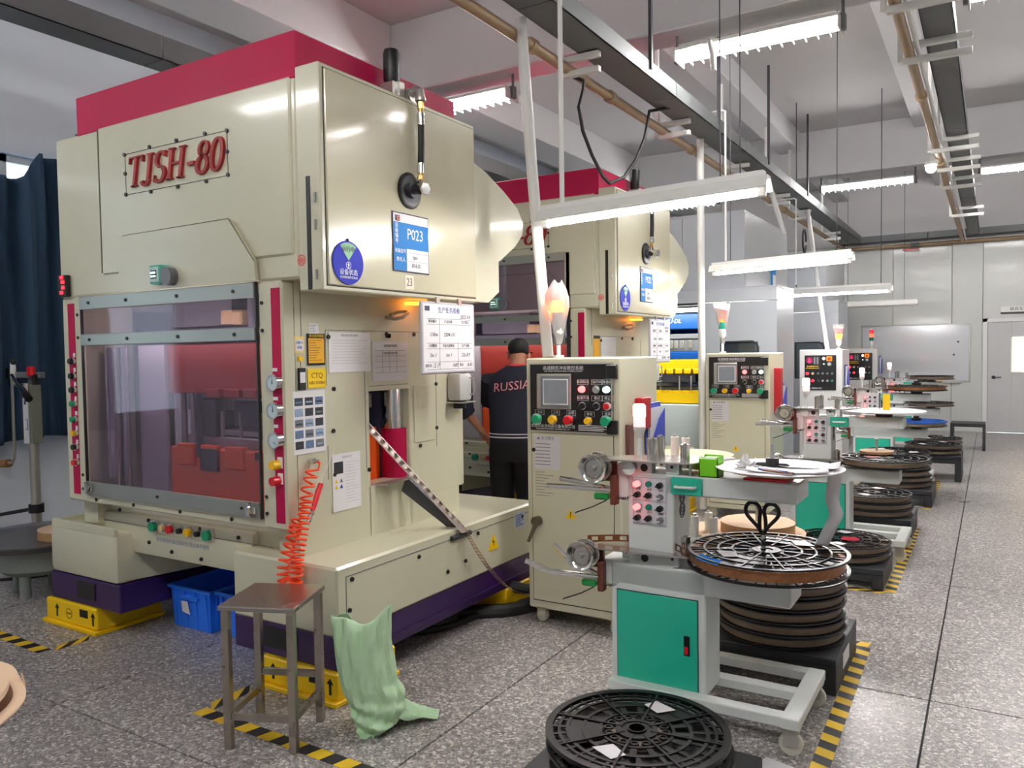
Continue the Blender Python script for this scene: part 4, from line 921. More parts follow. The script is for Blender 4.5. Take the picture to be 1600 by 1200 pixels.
    for k in range(4): lb.box(x0+.345, x0+.50+.03*(k % 2), yb-.001, yb, 1.155+.009*k, 1.159+.009*k)
    obj('panel_lettering', lb, whitei, p, smooth=False)
    for z in (1.447, 1.142): obj('panel_hinge', B().box(x1-.075, x1-.012, y0-.03, y0-.003, z, z+.078, .004), black, p)
    cb = B(); [caster(cb, x, y, .095) for x in (x0+.06, x1-.06) for y in (y0+.06, y1-.06)]
    obj('caster_wheels', cb, [wheelm, cream], T)
    return T
C1 = cabinet_a(0, 'first in the row beside the front reel cart')
C2 = cabinet_a(3.4, 'second in the row behind the beige discs')
def cabinet_b(y0, who, x0=-2.30, x1=-1.74):
    y1 = y0+.6
    T = thing('control_cabinet', 'pale grey control cabinet, %s' % who, 'cabinet', ((x0+x1)/2, (y0+y1)/2, 0))
    obj('body', B().box(x0, x1, y0, y1, .09, 1.58, .008), mat('pale_grey_paint', (206, 204, 202), .4), T)
    p = obj('operator_panel', B().box(x0+.07, x1-.08, y0-.012, y0, 1.02, 1.50, .003), matteb, T)
    yb = y0-.012
    e = obj('name_panel', B().box(x0+.08, x0+.27, yb-.003, yb, 1.30, 1.485), mat('panel_dark', (34, 32, 34), .3, var=0), p)
    obj('emblem', B().ring(.036, .040, 0, .001, (x0+.135, yb-.003, 1.43), (0, -1, 0), 32).ball((x0+.135, yb-.003, 1.448), .016, (1, .1, .7)).ball((x0+.135, yb-.003, 1.430), .022, (1, .1, .45)).ball((x0+.135, yb-.003, 1.412), .028, (1, .1, .35)), mat('emblem_pink', (236, 46, 110), .4, es=.3, var=0), e)
    obj('side_figures', B().box(x0+.19, x0+.215, yb-.0045, yb-.003, 1.38, 1.475).box(x0+.228, x0+.253, yb-.0045, yb-.003, 1.38, 1.475), greym, e)
    obj('lettering', B().text('高速精密冲床', .026, (x0+.175, yb-.0035, 1.345), XA, ZA).box(x0+.09, x0+.262, yb-.0045, yb-.003, 1.318, 1.324), yellow, e)
    obj('panel_lettering', B().text('MING KU', .032, (x0+.23, yb-.0005, 1.045), XA, ZA).poly([(x0+.10, yb-.001, 1.03), (x0+.112, yb-.001, 1.03), (x0+.112, yb-.001, 1.058), (x0+.10, yb-.001, 1.058)], (0, .001, 0)).box(x0+.10, x0+.145, yb-.001, yb, 1.05, 1.062).box(x0+.133, x0+.145, yb-.001, yb, 1.03, 1.06), whitei, p)
    obj('main_switch', B().box(x0+.36, x0+.43, yb-.02, yb, 1.42, 1.485, .004, 0).box(x0+.375, x0+.412, yb-.045, yb-.02, 1.435, 1.47, .008, 1), [mat('switch_orange', (255, 130, 20), .4, es=.5, var=0), btnR], p)
    for x, z, m, r in ((.325, 1.455, whitelit, .018), (.325, 1.38, grnlit, .008), (.395, 1.38, steel, .024), (.11, 1.25, redseg, .02), (.18, 1.25, btnB, .017), (.25, 1.25, greym, .014), (.31, 1.25, greym, .014), (.37, 1.25, greym, .014), (.43, 1.25, greym, .014), (.11, 1.15, steel, .016), (.18, 1.15, redseg, .018), (.25, 1.15, greyd, .014), (.31, 1.15, steel, .014), (.37, 1.15, steel, .014), (.43, 1.15, btnG, .014)):
        q = B(); button(q, x0+x, yb, z, r, 0, ring=1); obj('push_button', q, [m, greyd], p)
    cb = B(); [caster(cb, x, y, .095) for x in (x0+.06, x1-.06) for y in (y0+.06, y1-.06)]
    obj('caster_wheels', cb, [wheelm, greym], T)
C3 = cabinet_b(11.5, 'third in the row with a pink round emblem')
C4 = cabinet_b(15.3, 'last in the row near the whiteboard')

# things on and beside the cabinets
def tower(x, y, z, label, lit, bagged, h=.4, s=1.0, cols=None):
    t = thing('signal_tower', label, 'signal light', (x, y, z))
    obj('foot', B().cyl((x, y, z), (x, y, z+.015), .028*s, n=16).cyl((x, y, z+.015), (x, y, z+h*.32), .011*s, n=10), white, t)
    zz = z+h*.32
    obj('tower_base', B().lathe([(.012*s, 0), (.03*s, .03*s), (.03*s, .08*s), (0, .08*s)], (x, y, zz), n=20), white, t)
    zz += .08*s
    for m in (cols or ()):
        obj('lens', B().cyl((x, y, zz), (x, y, zz+.055*s), .03*s, n=20), m, t); zz += .056*s
    obj('cap', B().lathe([(.03*s, 0), (.026*s, .012*s), (0, .016*s)], (x, y, zz), n=20), white, t)
    if bagged:
        rs = []; zb = z+h*.22; zt = zz+.05
        for i in range(14):
            tt = i/13; r = []
            rad = (.018+.048*min(1, tt*1.7)) if bagged == 1 else (.02+.062*tt**1.3)
            if bagged == 1 and tt > .8: rad *= 1-(tt-.8)*3.2
            for k in range(20):
                a = 2*PI*k/20; f = 1+.12*math.sin(3*a+tt*4)+.06*math.sin(7*a+tt*9)
                sq = .35 if (bagged == 2 and tt > .9) else (.75 if bagged == 2 else 1)
                r.append((x+rad*f*math.cos(a), y+rad*f*math.sin(a)*sq, zb+(zt-zb)*tt+.012*math.sin(2*a)*tt))
            rs.append(r)
        obj('plastic_bag', B().grid(rs, wrap=True), film, t)
    return t
amb_d = mat('amber_lens', (255, 150, 40), .3, es=.4, var=0); red_d = mat('red_lens', (220, 40, 60), .3, es=.3, var=0); grn_d = mat('green_lens', (20, 130, 110), .3, var=0)
tower(-2.20, 4.15, 1.565, 'bagged signal tower glowing amber on the first control cabinet', 1, 1, .36, 1.15, (white, amblit, mat('orange_lens', (255, 90, 60), .3, es=1.5, var=0)))
tower(-2.22, 7.55, 1.565, 'signal tower in a loose white bag, unlit, on the second control cabinet', 0, 2, .42, 1.2, (grn_d, amb_d, red_d))
tower(-1.82, 11.7, 1.58, 'small signal tower glowing pale in a bag on the third control cabinet', 1, 2, .12, 1.3, (amblit, red_d))
tower(-1.86, 15.5, 1.58, 'narrow red, amber and green signal tower on the last control cabinet', 0, 0, .12, 1.2, (grn_d, mat('orange_lens', (255, 90, 60), .3, es=1.5, var=0), red_d))
tag(obj('fuse_box', B().box(-1.74, -1.70, 4.20, 4.35, 1.15, 1.33, .004), mat('dark_red_box', (170, 16, 28), .4)), 'dark red flat box on the side of the first control cabinet', 'box')
tag(obj('wall_duct', B().box(-1.74, -1.715, 4.06, 4.13, .9, 1.19, .003), mat('brown_trunk', (100, 62, 56), .5)), 'brown vertical trunking strip on the side of the first control cabinet', 'duct')
tag(obj('fuse_box', B().box(-1.743, -1.68, 7.56, 7.66, 1.0, 1.42, .004), mat('dark_red_box', (170, 16, 28), .4)), 'tall dark red box on the side of the second control cabinet', 'box')
def file_rack(x, y, z, label, s=1.):
    t = thing('document_holder', label, 'document holder', (x, y, z))
    fb_ = mat('folder_blue', (46, 70, 176), .4, var=.06)
    obj('back_sleeve', B().box(x, x+.006, y-.12*s, y+.12*s, z, z+.32*s, .002), fb_, t)
    obj('front_sleeve', B().poly([(x+.03, y-.12*s, z), (x+.03, y+.12*s, z), (x+.03, y+.12*s, z+.28*s), (x+.03, y+.02*s, z+.22*s), (x+.03, y-.12*s, z+.06*s)], (.004, 0, 0)).box(x, x+.034, y-.12*s, y+.12*s, z, z+.006), fb_, t)
    obj('loose_papers', B().box(x+.010, x+.024, y-.10*s, y+.08*s, z+.008, z+.29*s), paperg, t)
    return t
file_rack(-1.735, 4.46, .97, 'blue document holder with a grey sheet on the first control cabinet')
file_rack(-1.735, 7.82, .98, 'blue document holder with folders on the second control cabinet', .9)
file_rack(-1.735, 11.75, 1.08, 'blue document pocket on the third control cabinet', .9)
file_rack(-1.735, 15.6, 1.13, 'blue document pocket on the last control cabinet beside the whiteboard', 1)

# ================================================================== REELS
FL = {}
def flange_mesh(kind):
    if kind in FL: return FL[kind]
    b = B()
    if kind == 'open':
        b.ring(.300, .315, -.002, .006, n=64)
        for r in (.245, .19, .135): b.ring(r-.004, r+.004, 0, .007, n=48)
        b.ring(.026, .055, 0, .006, n=32)
        for k in range(12):
            a = 2*PI*k/12+.1; c, s = math.cos(a), math.sin(a)
            def q(r, w): return (r*c-w*s, r*s+w*c, 0)
            b.poly([q(.07, -.003), q(.30, -.003), q(.30, .003), q(.07, .003)], (0, 0, .008))
        for k in range(24):
            a = 2*PI*(k+.5)/24+.1; c, s = math.cos(a), math.sin(a)
            def q(r, w): return (r*c-w*s, r*s+w*c, 0)
            b.poly([q(.19, -.002), q(.30, -.002), q(.30, .002), q(.19, .002)], (0, 0, .005))
        for k0 in (1, 7):                                          # two closed fields that carry the labels
            p = []
            for r, aa in [(.14, .0), (.14, .5), (.14, 1.), (.24, 1.), (.24, .5), (.24, .0)]:
                a = 2*PI*(k0+aa*1.6)/12+.1; p.append((r*math.cos(a), r*math.sin(a), .001))
            b.poly(p, (0, 0, .003))
    else:                                                           # moulded flange with rows of windows
        b.ring(.290, .315, -.004, .010, n=64)
        rs = ((.262, .272), (.232, .245), (.178, .190), (.120, .130))
        for r0, r1 in rs: b.ring(r0, r1, 0, .006, n=48)
        b.ring(.028, .034, 0, .012, n=24).ring(.055, .072, 0, .008, n=32).ring(.034, .055, 0, .003, n=24)
        for k in range(8):
            a = 2*PI*k/8; c, s = math.cos(a), math.sin(a)
            def q(r, w): return (r*c-w*s, r*s+w*c, 0)
            b.poly([q(.05, -.004), q(.30, -.004), q(.30, .004), q(.05, .004)], (0, 0, .010))
        for k in range(32):
            a = 2*PI*(k+.5)/32; c, s = math.cos(a), math.sin(a)
            def q(r, w): return (r*c-w*s, r*s+w*c, 0)
            b.poly([q(.24, -.006), q(.30, -.006), q(.30, .006), q(.24, .006)], (0, 0, .004))
            if k % 2: b.poly([q(.18, -.007), q(.24, -.007), q(.24, .007), q(.18, .007)], (0, 0, .004))
        for k in range(16):
            a = 2*PI*(k+.5)/16
            b.ring(.010, .016, 0, .006, (.098*math.cos(a), .098*math.sin(a), 0), n=10)
            p = []
            for r, aa in ((.13, -.16), (.18, -.16), (.18, .16), (.13, .16)): p.append((r*math.cos(a+aa*.45), r*math.sin(a+aa*.45), 0))
            b.poly(p, (0, 0, .003))
        for k0 in (0, 3):
            p = []
            for r, aa in [(.13, 0), (.13, .5), (.13, 1.), (.235, 1.), (.235, .5), (.235, 0)]:
                a = 2*PI*(k0+aa)/8+.05; p.append((r*math.cos(a), r*math.sin(a), .001))
            b.poly(p, (0, 0, .003))
    FL[kind] = finish('flange_'+kind, b, reelb); return FL[kind]
def link(name, me, parent, loc, rz=0, scale=None, m=None):
    if m: me = me.copy(); me.materials.clear(); me.materials.append(m)
    o = bpy.data.objects.new(name, me); COL.objects.link(o); o.parent = parent; o.location = loc; o.rotation_euler.z = rz
    if scale: o.scale = scale
    WO[o.name] = Vector(loc)+WO[parent.name]
    return o
labm = finish('reel_label', B().poly([(-.05, -.03, 0), (.045, -.036, 0), (.056, .02, 0), (-.02, .038, 0)], (0, 0, .0012)), paper)
darkcoil = mat('dark_strip_coil', (128, 110, 92), .5, .2, var=.2, scale=40)
coilD = finish('coil', B().ring(.26, .297, .010, .042, n=64), darkcoil)
coilC = finish('coil', B().ring(.275, .297, .014, .054, n=96), copper)
coilN = finish('coil', B().ring(.07, .10, .004, .046, n=40), darkcoil)
hubme = finish('hub', B().ring(.03, .07, 0, .055, n=24).ring(.07, .272, .020, .026, n=48), reelb)
def reel(x, y, z, label, kind='open', coil=coilD, rz=0., labels=True, group=None, s=1., topcol=None, h=.05, lab=((.6, 1), (3.7, 1))):
    t = thing('strip_reel', label, 'reel', (x, y, z), group)
    link('flange', flange_mesh('open'), t, (0, 0, .004), rz+.3)
    link('flange', flange_mesh(kind), t, (0, 0, h), rz, m=topcol)
    link('coil', coil, t, (0, 0, .002)); link('hub', hubme, t, (0, 0, 0))
    if labels:
        for a, k in lab: link('paper_label', labm, t, (.185*math.cos(a+rz), .185*math.sin(a+rz), h+.0085), a+rz+1.3)
    t.scale = (s, s, 1); t.rotation_euler.z = 0
    return t
def reel_stack(x, y, z0, n, where, kind='open', rz=0., dz=.060, group=None, coil=coilD):
    for k in range(n):
        pos = 'topmost reel' if k == n-1 else ('lowest reel' if k == 0 else '%s reel up' % ('second', 'third', 'fourth', 'fifth', 'sixth', 'seventh')[k-1])
        reel(x+.006*math.sin(k*2.1), y+.006*math.cos(k*1.7), z0+k*dz, '%s of the black stack %s' % (pos, where), kind if (k == n-1 or kind == 'moulded') else 'open', coil, rz+k*.4, k == n-1, group or 'black reels of the stack '+where)
def pallet(x0, x1, y0, y1, z1, label):
    t = thing('reel_stand', label, 'pallet', ((x0+x1)/2, (y0+y1)/2, 0))
    pm = mat('pallet_black', (34, 35, 40), .55, var=.1)
    obj('deck', B().box(x0, x1, y0, y1, z1-.04, z1, .004), pm, t)
    for x in (x0, x1-.07): obj('runner', B().box(x, x+.07, y0+.005, y1-.005, 0, z1-.04, .004), pm, t)
    obj('side_board', B().box(x0+.07, x1-.07, y0+.01, y0+.03, z1-.09, z1-.04), pm, t)
    return t

# ================================================================== REEL CARTS
def cart():
    T = thing('reel_cart', 'grey reel cart nearest the camera with a green door and drawer', 'cart', (-1.05, 3.3, 0))
    y0, y1 = 3.2, 3.405
    b = B().box(-1.445, -1.017, y0, y1, .135, .66, .006)
    b.box(-1.445, -.672, y0, y1, .567, .668, .006)
    b.poly([(-1.50, y0+.01, .667), (-1.40, y0+.01, .667), (-1.40, y0+.01, .56), (-1.46, y0+.01, .56), (-1.50, y0+.01, .60)], (0, .18, 0))
    obj('lower_body', b, cartg, T)
    d = obj('green_door', B().box(-1.414, -1.050, y0-.008, y0, .155, .543, .003), green, T)
    g = B()
    for a in ((-1.417, -1.413, .152, .546), (-1.051, -1.047, .152, .546)): g.box(a[0], a[1], y0-.004, y0-.0005, a[2], a[3])
    for a in ((.151, .155), (.543, .547)): g.box(-1.417, -1.047, y0-.004, y0-.0005, a[0], a[1])
    obj('door_gap', g, dink, d, smooth=False)
    lt = obj('door_latch', B().box(-1.108, -1.082, y0-.013, y0-.008, .305, .39, .002), black, d)
    obj('latch_button', B().box(-1.104, -1.088, y0-.017, y0-.012, .312, .345, .002), btnR, lt)
    # base frame
    b = B().box(-1.44, -.63, 3.135, 3.20, .112, .155, .004).box(-1.44, -.63, 3.64, 3.70, .112, .155, .004).box(-.70, -.628, 3.133, 3.702, .111, .156, .004).box(-1.437, -1.36, 3.138, 3.697, .113, .1535, .004).box(-1.40, -.66, 3.40, 3.46, .112, .154, .004)
    obj('base_frame', b, cartg, T)
    for x, y in ((-.665, 3.17), (-.665, 3.66), (-1.40, 3.19), (-1.40, 3.66)):
        cb = B(); caster(cb, x, y, .112, .046); obj('caster_wheel', cb, [wheelm, steel], T)
    # upper post, beam
    obj('post', B().box(-1.361, -1.152, y0, y1, .66, 1.07, .006), cartg, T)
    obj('upper_beam', B().box(-1.36, -.645, y0, y1, .985, 1.068, .006), cartg, T)
    arm = B()
    pts = [(-1.45, 1.04), (-1.44, 1.075), (-1.42, 1.10), (-1.38, 1.115), (-1.34, 1.115), (-1.34, .94), (-1.44, .94)]
    arm.poly([(x, y0+.012, z) for x, z in pts], (0, .17, 0)).cyl((-1.345, y0-.03, 1.09), (-1.345, y0+.03, 1.09), .03, n=16)
    obj('cable_arm', arm, white, T)
    # control face
    p = obj('switch_panel', B().box(-1.34, -1.18, y0-.004, y0, .845, 1.056, .002), mat('panel_white', (228, 226, 232), .4), T)
    ol = B()
    for a in ((-1.336, -1.184, 1.050, 1.0515), (-1.336, -1.184, .850, .8515), (-1.336, -1.184, .950, .9515)): ol.box(a[0], a[1], y0-.0048, y0-.004, a[2], a[3])
    for x in (-1.336, -1.1855): ol.box(x, x+.0015, y0-.0048, y0-.004, .85, 1.0515)
    for tx, x, z in (('电源', -1.31, 1.0), ('启动', -1.26, 1.0), ('速度', -1.208, .998), ('电源', -1.31, .90), ('启动', -1.26, .90), ('速度', -1.208, .898)): ol.text(tx, .011, (x, y0-.0045, z), XA, ZA)
    obj('panel_lettering', ol, ink, p, smooth=False)
    for zz in (1.024, .924):
        q = B(); button(q, -1.312, y0-.004, zz, .014, 0, ring=1); obj('indicator_lamp', q, [redlit, chrome], p)
        q = B(); button(q, -1.262, y0-.004, zz, .014, 0, ln=.012); obj('green_button', q, grn_d, p)
        for x, z, m in ((-1.210, zz-.002, black), (-1.312, zz-.048, black), (-1.262, zz-.048, black), (-1.210, zz-.052, greym)):
            q = B(); button(q, x, y0-.004, z, .0135, 0, ln=.022); q.box(x-.016, x+.004, y0-.03, y0-.02, z-.006, z-.001, 0, 1)
            obj('rotary_knob', q, [m, whitei if m is greym else black], p)
    fn = B()
    for zz in (.965, .905):
        for r in (.012, .024, .034): fn.ring(r-.0025, r+.0025, 0, .002, (-1.152, y0+.105, zz), XA, 20)
    obj('fan_grille', fn, greyd, T)
    dr = obj('green_drawer', B().box(-1.158, -1.026, y0-.02, y0-.001, .992, 1.064, .003), green, T)
    obj('drawer_handle', B().tube([(-1.138, y0-.02, 1.027), (-1.134, y0-.04, 1.027), (-1.054, y0-.04, 1.027), (-1.05, y0-.02, 1.027)], .0065, 8), white, dr)
    obj('paper_label', B().box(-.76, -.69, y0-.002, y0, 1.0, 1.045), paper, T)
    # two guide heads
    for z0, x_l, nm in ((1.123, -1.435, 'upper'), (.728, -1.50, 'lower')):
        gp = B().poly([(x_l, y0-.06, z0+.006), (x_l+.03, y0-.085, z0+.004), (-1.16, y0-.05, z0), (-1.06, y0-.03, z0), (-.95, y0+.22, z0), (-1.10, y0+.22, z0), (-1.30, y0+.17, z0), (x_l, y0+.05, z0+.004)], (0, 0, .006))
        G = obj('guide_plate', gp, platest, T)
        zb = z0-.055
        blk = obj('guide_block', B().box(-1.335, -1.25, y0+.0, y0+.05, zb, z0, .003), cartg, G)
        obj('guide_block', B().box(-1.40, -1.36, y0+.02, y0+.06, zb+.005, z0, .003), cartg, G); obj('guide_block', B().box(-1.19, -1.13, y0+.0, y0+.05, zb, z0, .006), cartg, G)
        obj('support_pin', B().cyl((-1.085, y0+.02, zb-.005), (-1.085, y0+.02, z0), .007, n=10), steel, G)
        obj('block_holes', B().cyl((-1.285, y0-.001, zb+.025), (-1.285, y0+.002, zb+.025), .017, n=14).cyl((-1.16, y0-.001, zb+.035), (-1.16, y0+.002, zb+.035), .007, n=10).cyl((-1.38, y0+.019, zb+.035), (-1.38, y0+.021, zb+.035), .006, n=10), black, G)
        rs3 = ((-1.26, .035, .095, .024), (-1.24, .085, .10, .018), (-1.115, .04, .075, .020))
        for x, y, zt, rd in rs3: obj('guide_roller', B().cyl((x, y0+y, z0+.006), (x, y0+y, z0+zt), rd, n=20).cyl((x, y0+y, z0+zt), (x, y0+y, z0+zt+.006), .008, n=10), rollst, G)
        px_, pz_ = x_l-.055, z0-.035
        pu = B()
        for yy in (y0-.075, y0-.01):
            pu.lathe([(.0, .010), (.012, .010), (.014, .002), (.036, .002), (.040, .010), (.043, .004), (.058, .020), (.065, .022), (.067, .018), (.05, .0), (.0, -.006)], (px_, yy, pz_), (0, -1, 0), 32)
        pu.cyl((px_, y0-.07, pz_), (px_, y0-.01, pz_), .03, n=18).cyl((px_, y0-.1, pz_), (px_, y0+.03, pz_), .010, n=12)
        obj('guide_wheel', pu, mat('wheel_steel', (214, 212, 208), .16, 1., var=.1, scale=30), G)
        br = B().box(x_l+.0, x_l+.028, y0-.03, y0+.01, z0-.20, z0-.07, .003).box(px_-.01, x_l+.02, y0+.0, y0+.012, z0-.10, z0-.0)
        obj('brown_bracket', br, mat('brown_bracket', (112, 58, 42), .5), G)
        rb_ = B()
        if nm == 'upper': ends = ((-1.71, y0-.10, z0-.125), (-1.68, y0-.03, z0-.10))
        else: ends = ((-1.80, y0-.15, z0-.07), (-1.75, y0+.03, z0-.03))
        for e in ends:
            s = Vector((x_l+.005, y0-.03 if e[1] < y0-.05 else y0+.0, z0-.135)); e = Vector(e); mdp = s*.35+e*.65+Vector((0, 0, .002 if nm == 'upper' else -.022))
            rb_.tube([s, mdp, e], .0115, 10)
        obj('dancer_rod', rb_, chrome, G)
        obj('green_switch', B().box(x_l-.07, x_l+.0, y0-.05, y0-.02, z0-.178, z0-.15, .006), mat('switch_green', (24, 140, 66), .4, var=0), G)
        obj('feeler_wire', B().tube([(x_l-.01, y0-.04, z0-.178), (x_l-.06, y0-.07, z0-.205), (x_l-.13, y0-.10, z0-.232), (x_l-.135, y0-.10, z0-.236)], .003, 6), blackr, G)
        obj('spiral_cable', B().tube(helix([(x_l+.03, y0-.01, z0-.17), (x_l+.07, y0, z0-.168), (x_l+.10, y0+.01, z0-.145)], lambda L: .005, lambda L: 160, 0, 8), .0018, 5), blackr, G)
    # spindle hubs at the right end
    for z in (.668, 1.068): obj('spindle_hub', B().cyl((-.79, 3.30, z), (-.79, 3.30, z+.022), .06, n=24).cyl((-.79, 3.30, z), (-.79, 3.30, z+.035), .024, n=14), darkst, T)
    return T
K1 = cart()
K2 = copy_tree(K1, delta=(.085, 3.32, 0), label='second grey reel cart along the aisle, with a paper strip hanging before its green door')
K3 = copy_tree(K1, delta=(.055, 6.75, 0), label='third grey reel cart along the aisle, carrying a blue reel')
K4 = copy_tree(K1, delta=(.0, 10.2, 0), label='farthest grey reel cart, near the last control cabinet')
offs = ((0, 0), (.085, 3.32), (.055, 6.75), (0, 10.2))
who4 = ('nearest reel cart', 'second reel cart', 'third reel cart', 'farthest reel cart')
def beacon(x, y, z, label, s=1.):
    t = thing('signal_beacon', label, 'signal light', (x, y, z))
    obj('stem', B().cyl((x, y, z), (x, y, z+.10*s), .010, n=12).lathe([(.010, .09*s), (.028, .125*s), (.028, .14*s)], (x, y, z), n=20), white, t)
    obj('lower_lens', B().cyl((x, y, z+.14*s), (x, y, z+.185*s), .027, n=20), mat('pink_lens', (255, 190, 190), .4, es=.8, var=0), t)
    obj('lit_lens', B().cyl((x, y, z+.185*s), (x, y, z+.235*s), .028, n=20).lathe([(.028, .235*s), (.02, .243*s), (0, .244*s)], (x, y, z), n=20), mat('beacon_lit', (255, 176, 168), .4, es=14, var=0), t)
for (dx, dy), wh in zip(offs, who4): beacon(-1.37+dx, 3.36+dy, 1.115, 'red lit signal beacon standing on the %s' % wh)

# --- reels, discs and papers at cart 1
reel(-.79, 3.30, .703, 'black reel of copper strip on the lower arm of the nearest cart', 'open', coilC, .35, True, None, 1.02, None, .064)
tag(obj('blue_tape', B().poly([(-.79+.324*math.cos(a), 3.30+.324*math.sin(a), .763) for a in [3.95+.05*i for i in range(9)]]+[(-.79+.300*math.cos(a), 3.30+.300*math.sin(a), .776) for a in [4.35-.05*i for i in range(9)]], (0, 0, .003)), mat('blue_tape', (24, 130, 220), .5, var=0)), 'strip of bright blue tape on the rim of the copper strip reel', 'tape')
tag(obj('copper_strip', ribbon(smooth_path([(-1.555, 3.19, .755), (-1.42, 3.24, .762), (-1.27, 3.27, .762), (-1.18, 3.235, .76), (-1.09, 3.16, .755), (-1.03, 3.10, .74)], 5), .03, (0, 0, 1)), copper, smooth=False), 'copper strip running from the lower guide wheel to the reel', 'strip')
sc_ = thing('scissors', 'black handled scissors standing upright in the hub of the copper reel', 'scissors', (-.80, 3.29, .755))
for s in (-1, 1):
    lp = [(-.80+s*.006, 3.28, .845), (-.80+s*.02, 3.275, .87), (-.80+s*.06, 3.27, .915), (-.80+s*.066, 3.268, .945), (-.80+s*.05, 3.266, .967), (-.80+s*.022, 3.266, .965), (-.80+s*.008, 3.268, .94), (-.80+s*.012, 3.274, .90), (-.80+s*.012, 3.278, .86)]
    obj('handle', B().tube(smooth_path(lp, 4), .008, 8), black, sc_)
    obj('blade', B().poly([(-.80-s*.012, 3.288+s*.002, .76), (-.80+s*.002, 3.288+s*.002, .76), (-.80+s*.012, 3.28+s*.002, .855), (-.80-s*.004, 3.28+s*.002, .855)], (0, .003, 0)), chrome, sc_)
obj('pivot', B().cyl((-.80, 3.272, .825), (-.80, 3.292, .825), .008, n=12), steel, sc_)
def disc(x, y, z, r, h, label, m=card, me=cardd, name='cardboard_disc', spindle=False):
    t = thing(name, label, 'disc', (x, y, z))
    obj('drum', B().cyl((x, y, z), (x, y, z+h-.003), r-.001, n=56), me, t)
    obj('face', B().cyl((x, y, z+h-.003), (x, y, z+h), r, n=56), m, t)
    if spindle: obj('spindle', B().cyl((x, y, z+h), (x, y, z+h+.09), .010, n=10).cyl((x, y, z+h+.09), (x, y, z+h+.095), .016, n=12), steel, t)
    return t
def stand(x, y, zt, label, r=.05, top=.18):
    t = thing('reel_post', label, 'stand', (x, y, 0))
    obj('foot', B().cyl((x, y, 0), (x, y, .03), .2, n=28), greyd, t)
    obj('column', B().cyl((x, y, .03), (x, y, zt-.02), r, n=16), greym, t)
    obj('turntable', B().cyl((x, y, zt-.02), (x, y, zt), top, n=32), cartg, t)
obj('rear_arm', B().box(-1.08, -.98, 3.405, 3.98, .645, .70, .004), cartg, K1)
disc(-1.02, 3.88, .70, .27, .012, 'wide pale disc under the beige drum behind the nearest cart')
disc(-.97, 3.87, .712, .175, .052, 'beige cardboard drum on the turntable behind the nearest cart', spindle=True)
disc(-1.22, 3.62, 1.095, .20, .012, 'pale beige cardboard disc lying behind the upper guide rollers of the nearest cart')
obj('rear_arm', B().box(-1.28, -1.18, 3.405, 3.72, 1.04, 1.095, .004), cartg, K1)
for x, y, z, h, wh in ((-1.26, 3.52, 1.107, .09, 'left of the two on the pale disc'), (-1.215, 3.54, 1.107, .085, 'right of the two on the pale disc'), (-1.20, 3.62, .713, .10, 'left of the three by the beige drum'), (-1.19, 3.80, .713, .085, 'middle of the three by the beige drum'), (-1.125, 3.67, .713, .09, 'right of the three by the beige drum')):
    t = thing('white_roller', 'white plastic guide roller, %s' % wh, 'roller', (x, y, z))
    obj('sleeve', B().cyl((x, y, z), (x, y, z+h), .019, n=18), white, t); obj('pin', B().cyl((x, y, z+h), (x, y, z+h+.012), .008, n=12), chrome, t)
t = thing('green_box', 'bright lime green box on the beam of the nearest cart', 'box', (-1.005, 3.255, 1.068))
lime = mat('lime', (120, 206, 26), .45)
obj('box_body', B().box(-1.045, -.965, 3.21, 3.29, 1.069, 1.073).box(-1.045, -.965, 3.21, 3.214, 1.069, 1.145).box(-1.045, -.965, 3.286, 3.29, 1.069, 1.155).box(-1.045, -1.041, 3.21, 3.29, 1.069, 1.145).box(-.969, -.965, 3.21, 3.29, 1.069, 1.155), lime, t)
obj('contents', B().box(-1.035, -.975, 3.22, 3.28, 1.075, 1.15, .008), mat('pale_green', (200, 224, 190), .7), t)
# white paper-covered disc with papers, cloth, tools
t = thing('paper_disc', 'white paper covered turntable disc on the upper arm of the nearest cart', 'disc', (-.76, 3.24, 1.10))
obj('disc_core', B().cyl((-.735, 3.28, 1.104), (-.735, 3.28, 1.118), .20, n=48), card, t)
obj('paper_cover', B().cyl((-.735, 3.28, 1.118), (-.735, 3.28, 1.121), .25, n=48), paper, t)
PD = t
def loose_sheet(x, y, z, w_, d_, rz, label, m=paper, curl=.02, seed=1):
    r = random.Random(seed); rows = []
    for i in range(7):
        row = []
        for k in range(7):
            u, v = (i/6-.5), (k/6-.5); px_, py_ = u*w_, v*d_
            zz = z+.001+curl*max(0, abs(u)-.25)**2*6*(.5+.5*math.sin(3*v+seed))
            row.append((x+px_*math.cos(rz)-py_*math.sin(rz), y+px_*math.sin(rz)+py_*math.cos(rz), zz))
        rows.append(row)
    o = obj('paper_sheet', B().grid(rows), m); md = o.modifiers.new('t', 'SOLIDIFY'); md.thickness = .0006
    return tag(o, label, 'paper')
loose_sheet(-.69, 3.20, 1.125, .30, .21, .25, 'white paper sheet sliding off the right of the paper covered disc', curl=.03, seed=2)
loose_sheet(-.62, 3.30, 1.13, .22, .16, .1, 'topmost white sheet at the right edge of the paper covered disc', curl=.05, seed=5)
loose_sheet(-.74, 3.14, 1.123, .24, .10, -.35, 'narrow white sheet at the front of the paper covered disc', curl=.01, seed=3)
tag(obj('yellow_disc', B().cyl((-1.09, 3.34, 1.085), (-1.09, 3.34, 1.112), .05, n=24), mat('olive_yellow', (206, 198, 60), .5)), 'yellow green plastic disc under the upper guide plate of the nearest cart', 'disc')
tag(obj('red_folder', B().box(-.86, -.69, 3.205, 3.36, 1.070, 1.078, .002), btnR), 'flat red folder under the white papers on the beam end', 'folder')
obj('knob_body', B().cyl((-.755, 3.25, 1.121), (-.755, 3.25, 1.16), .026, n=18).box(-.82, -.69, 3.235, 3.265, 1.123, 1.14, .006), black, PD)
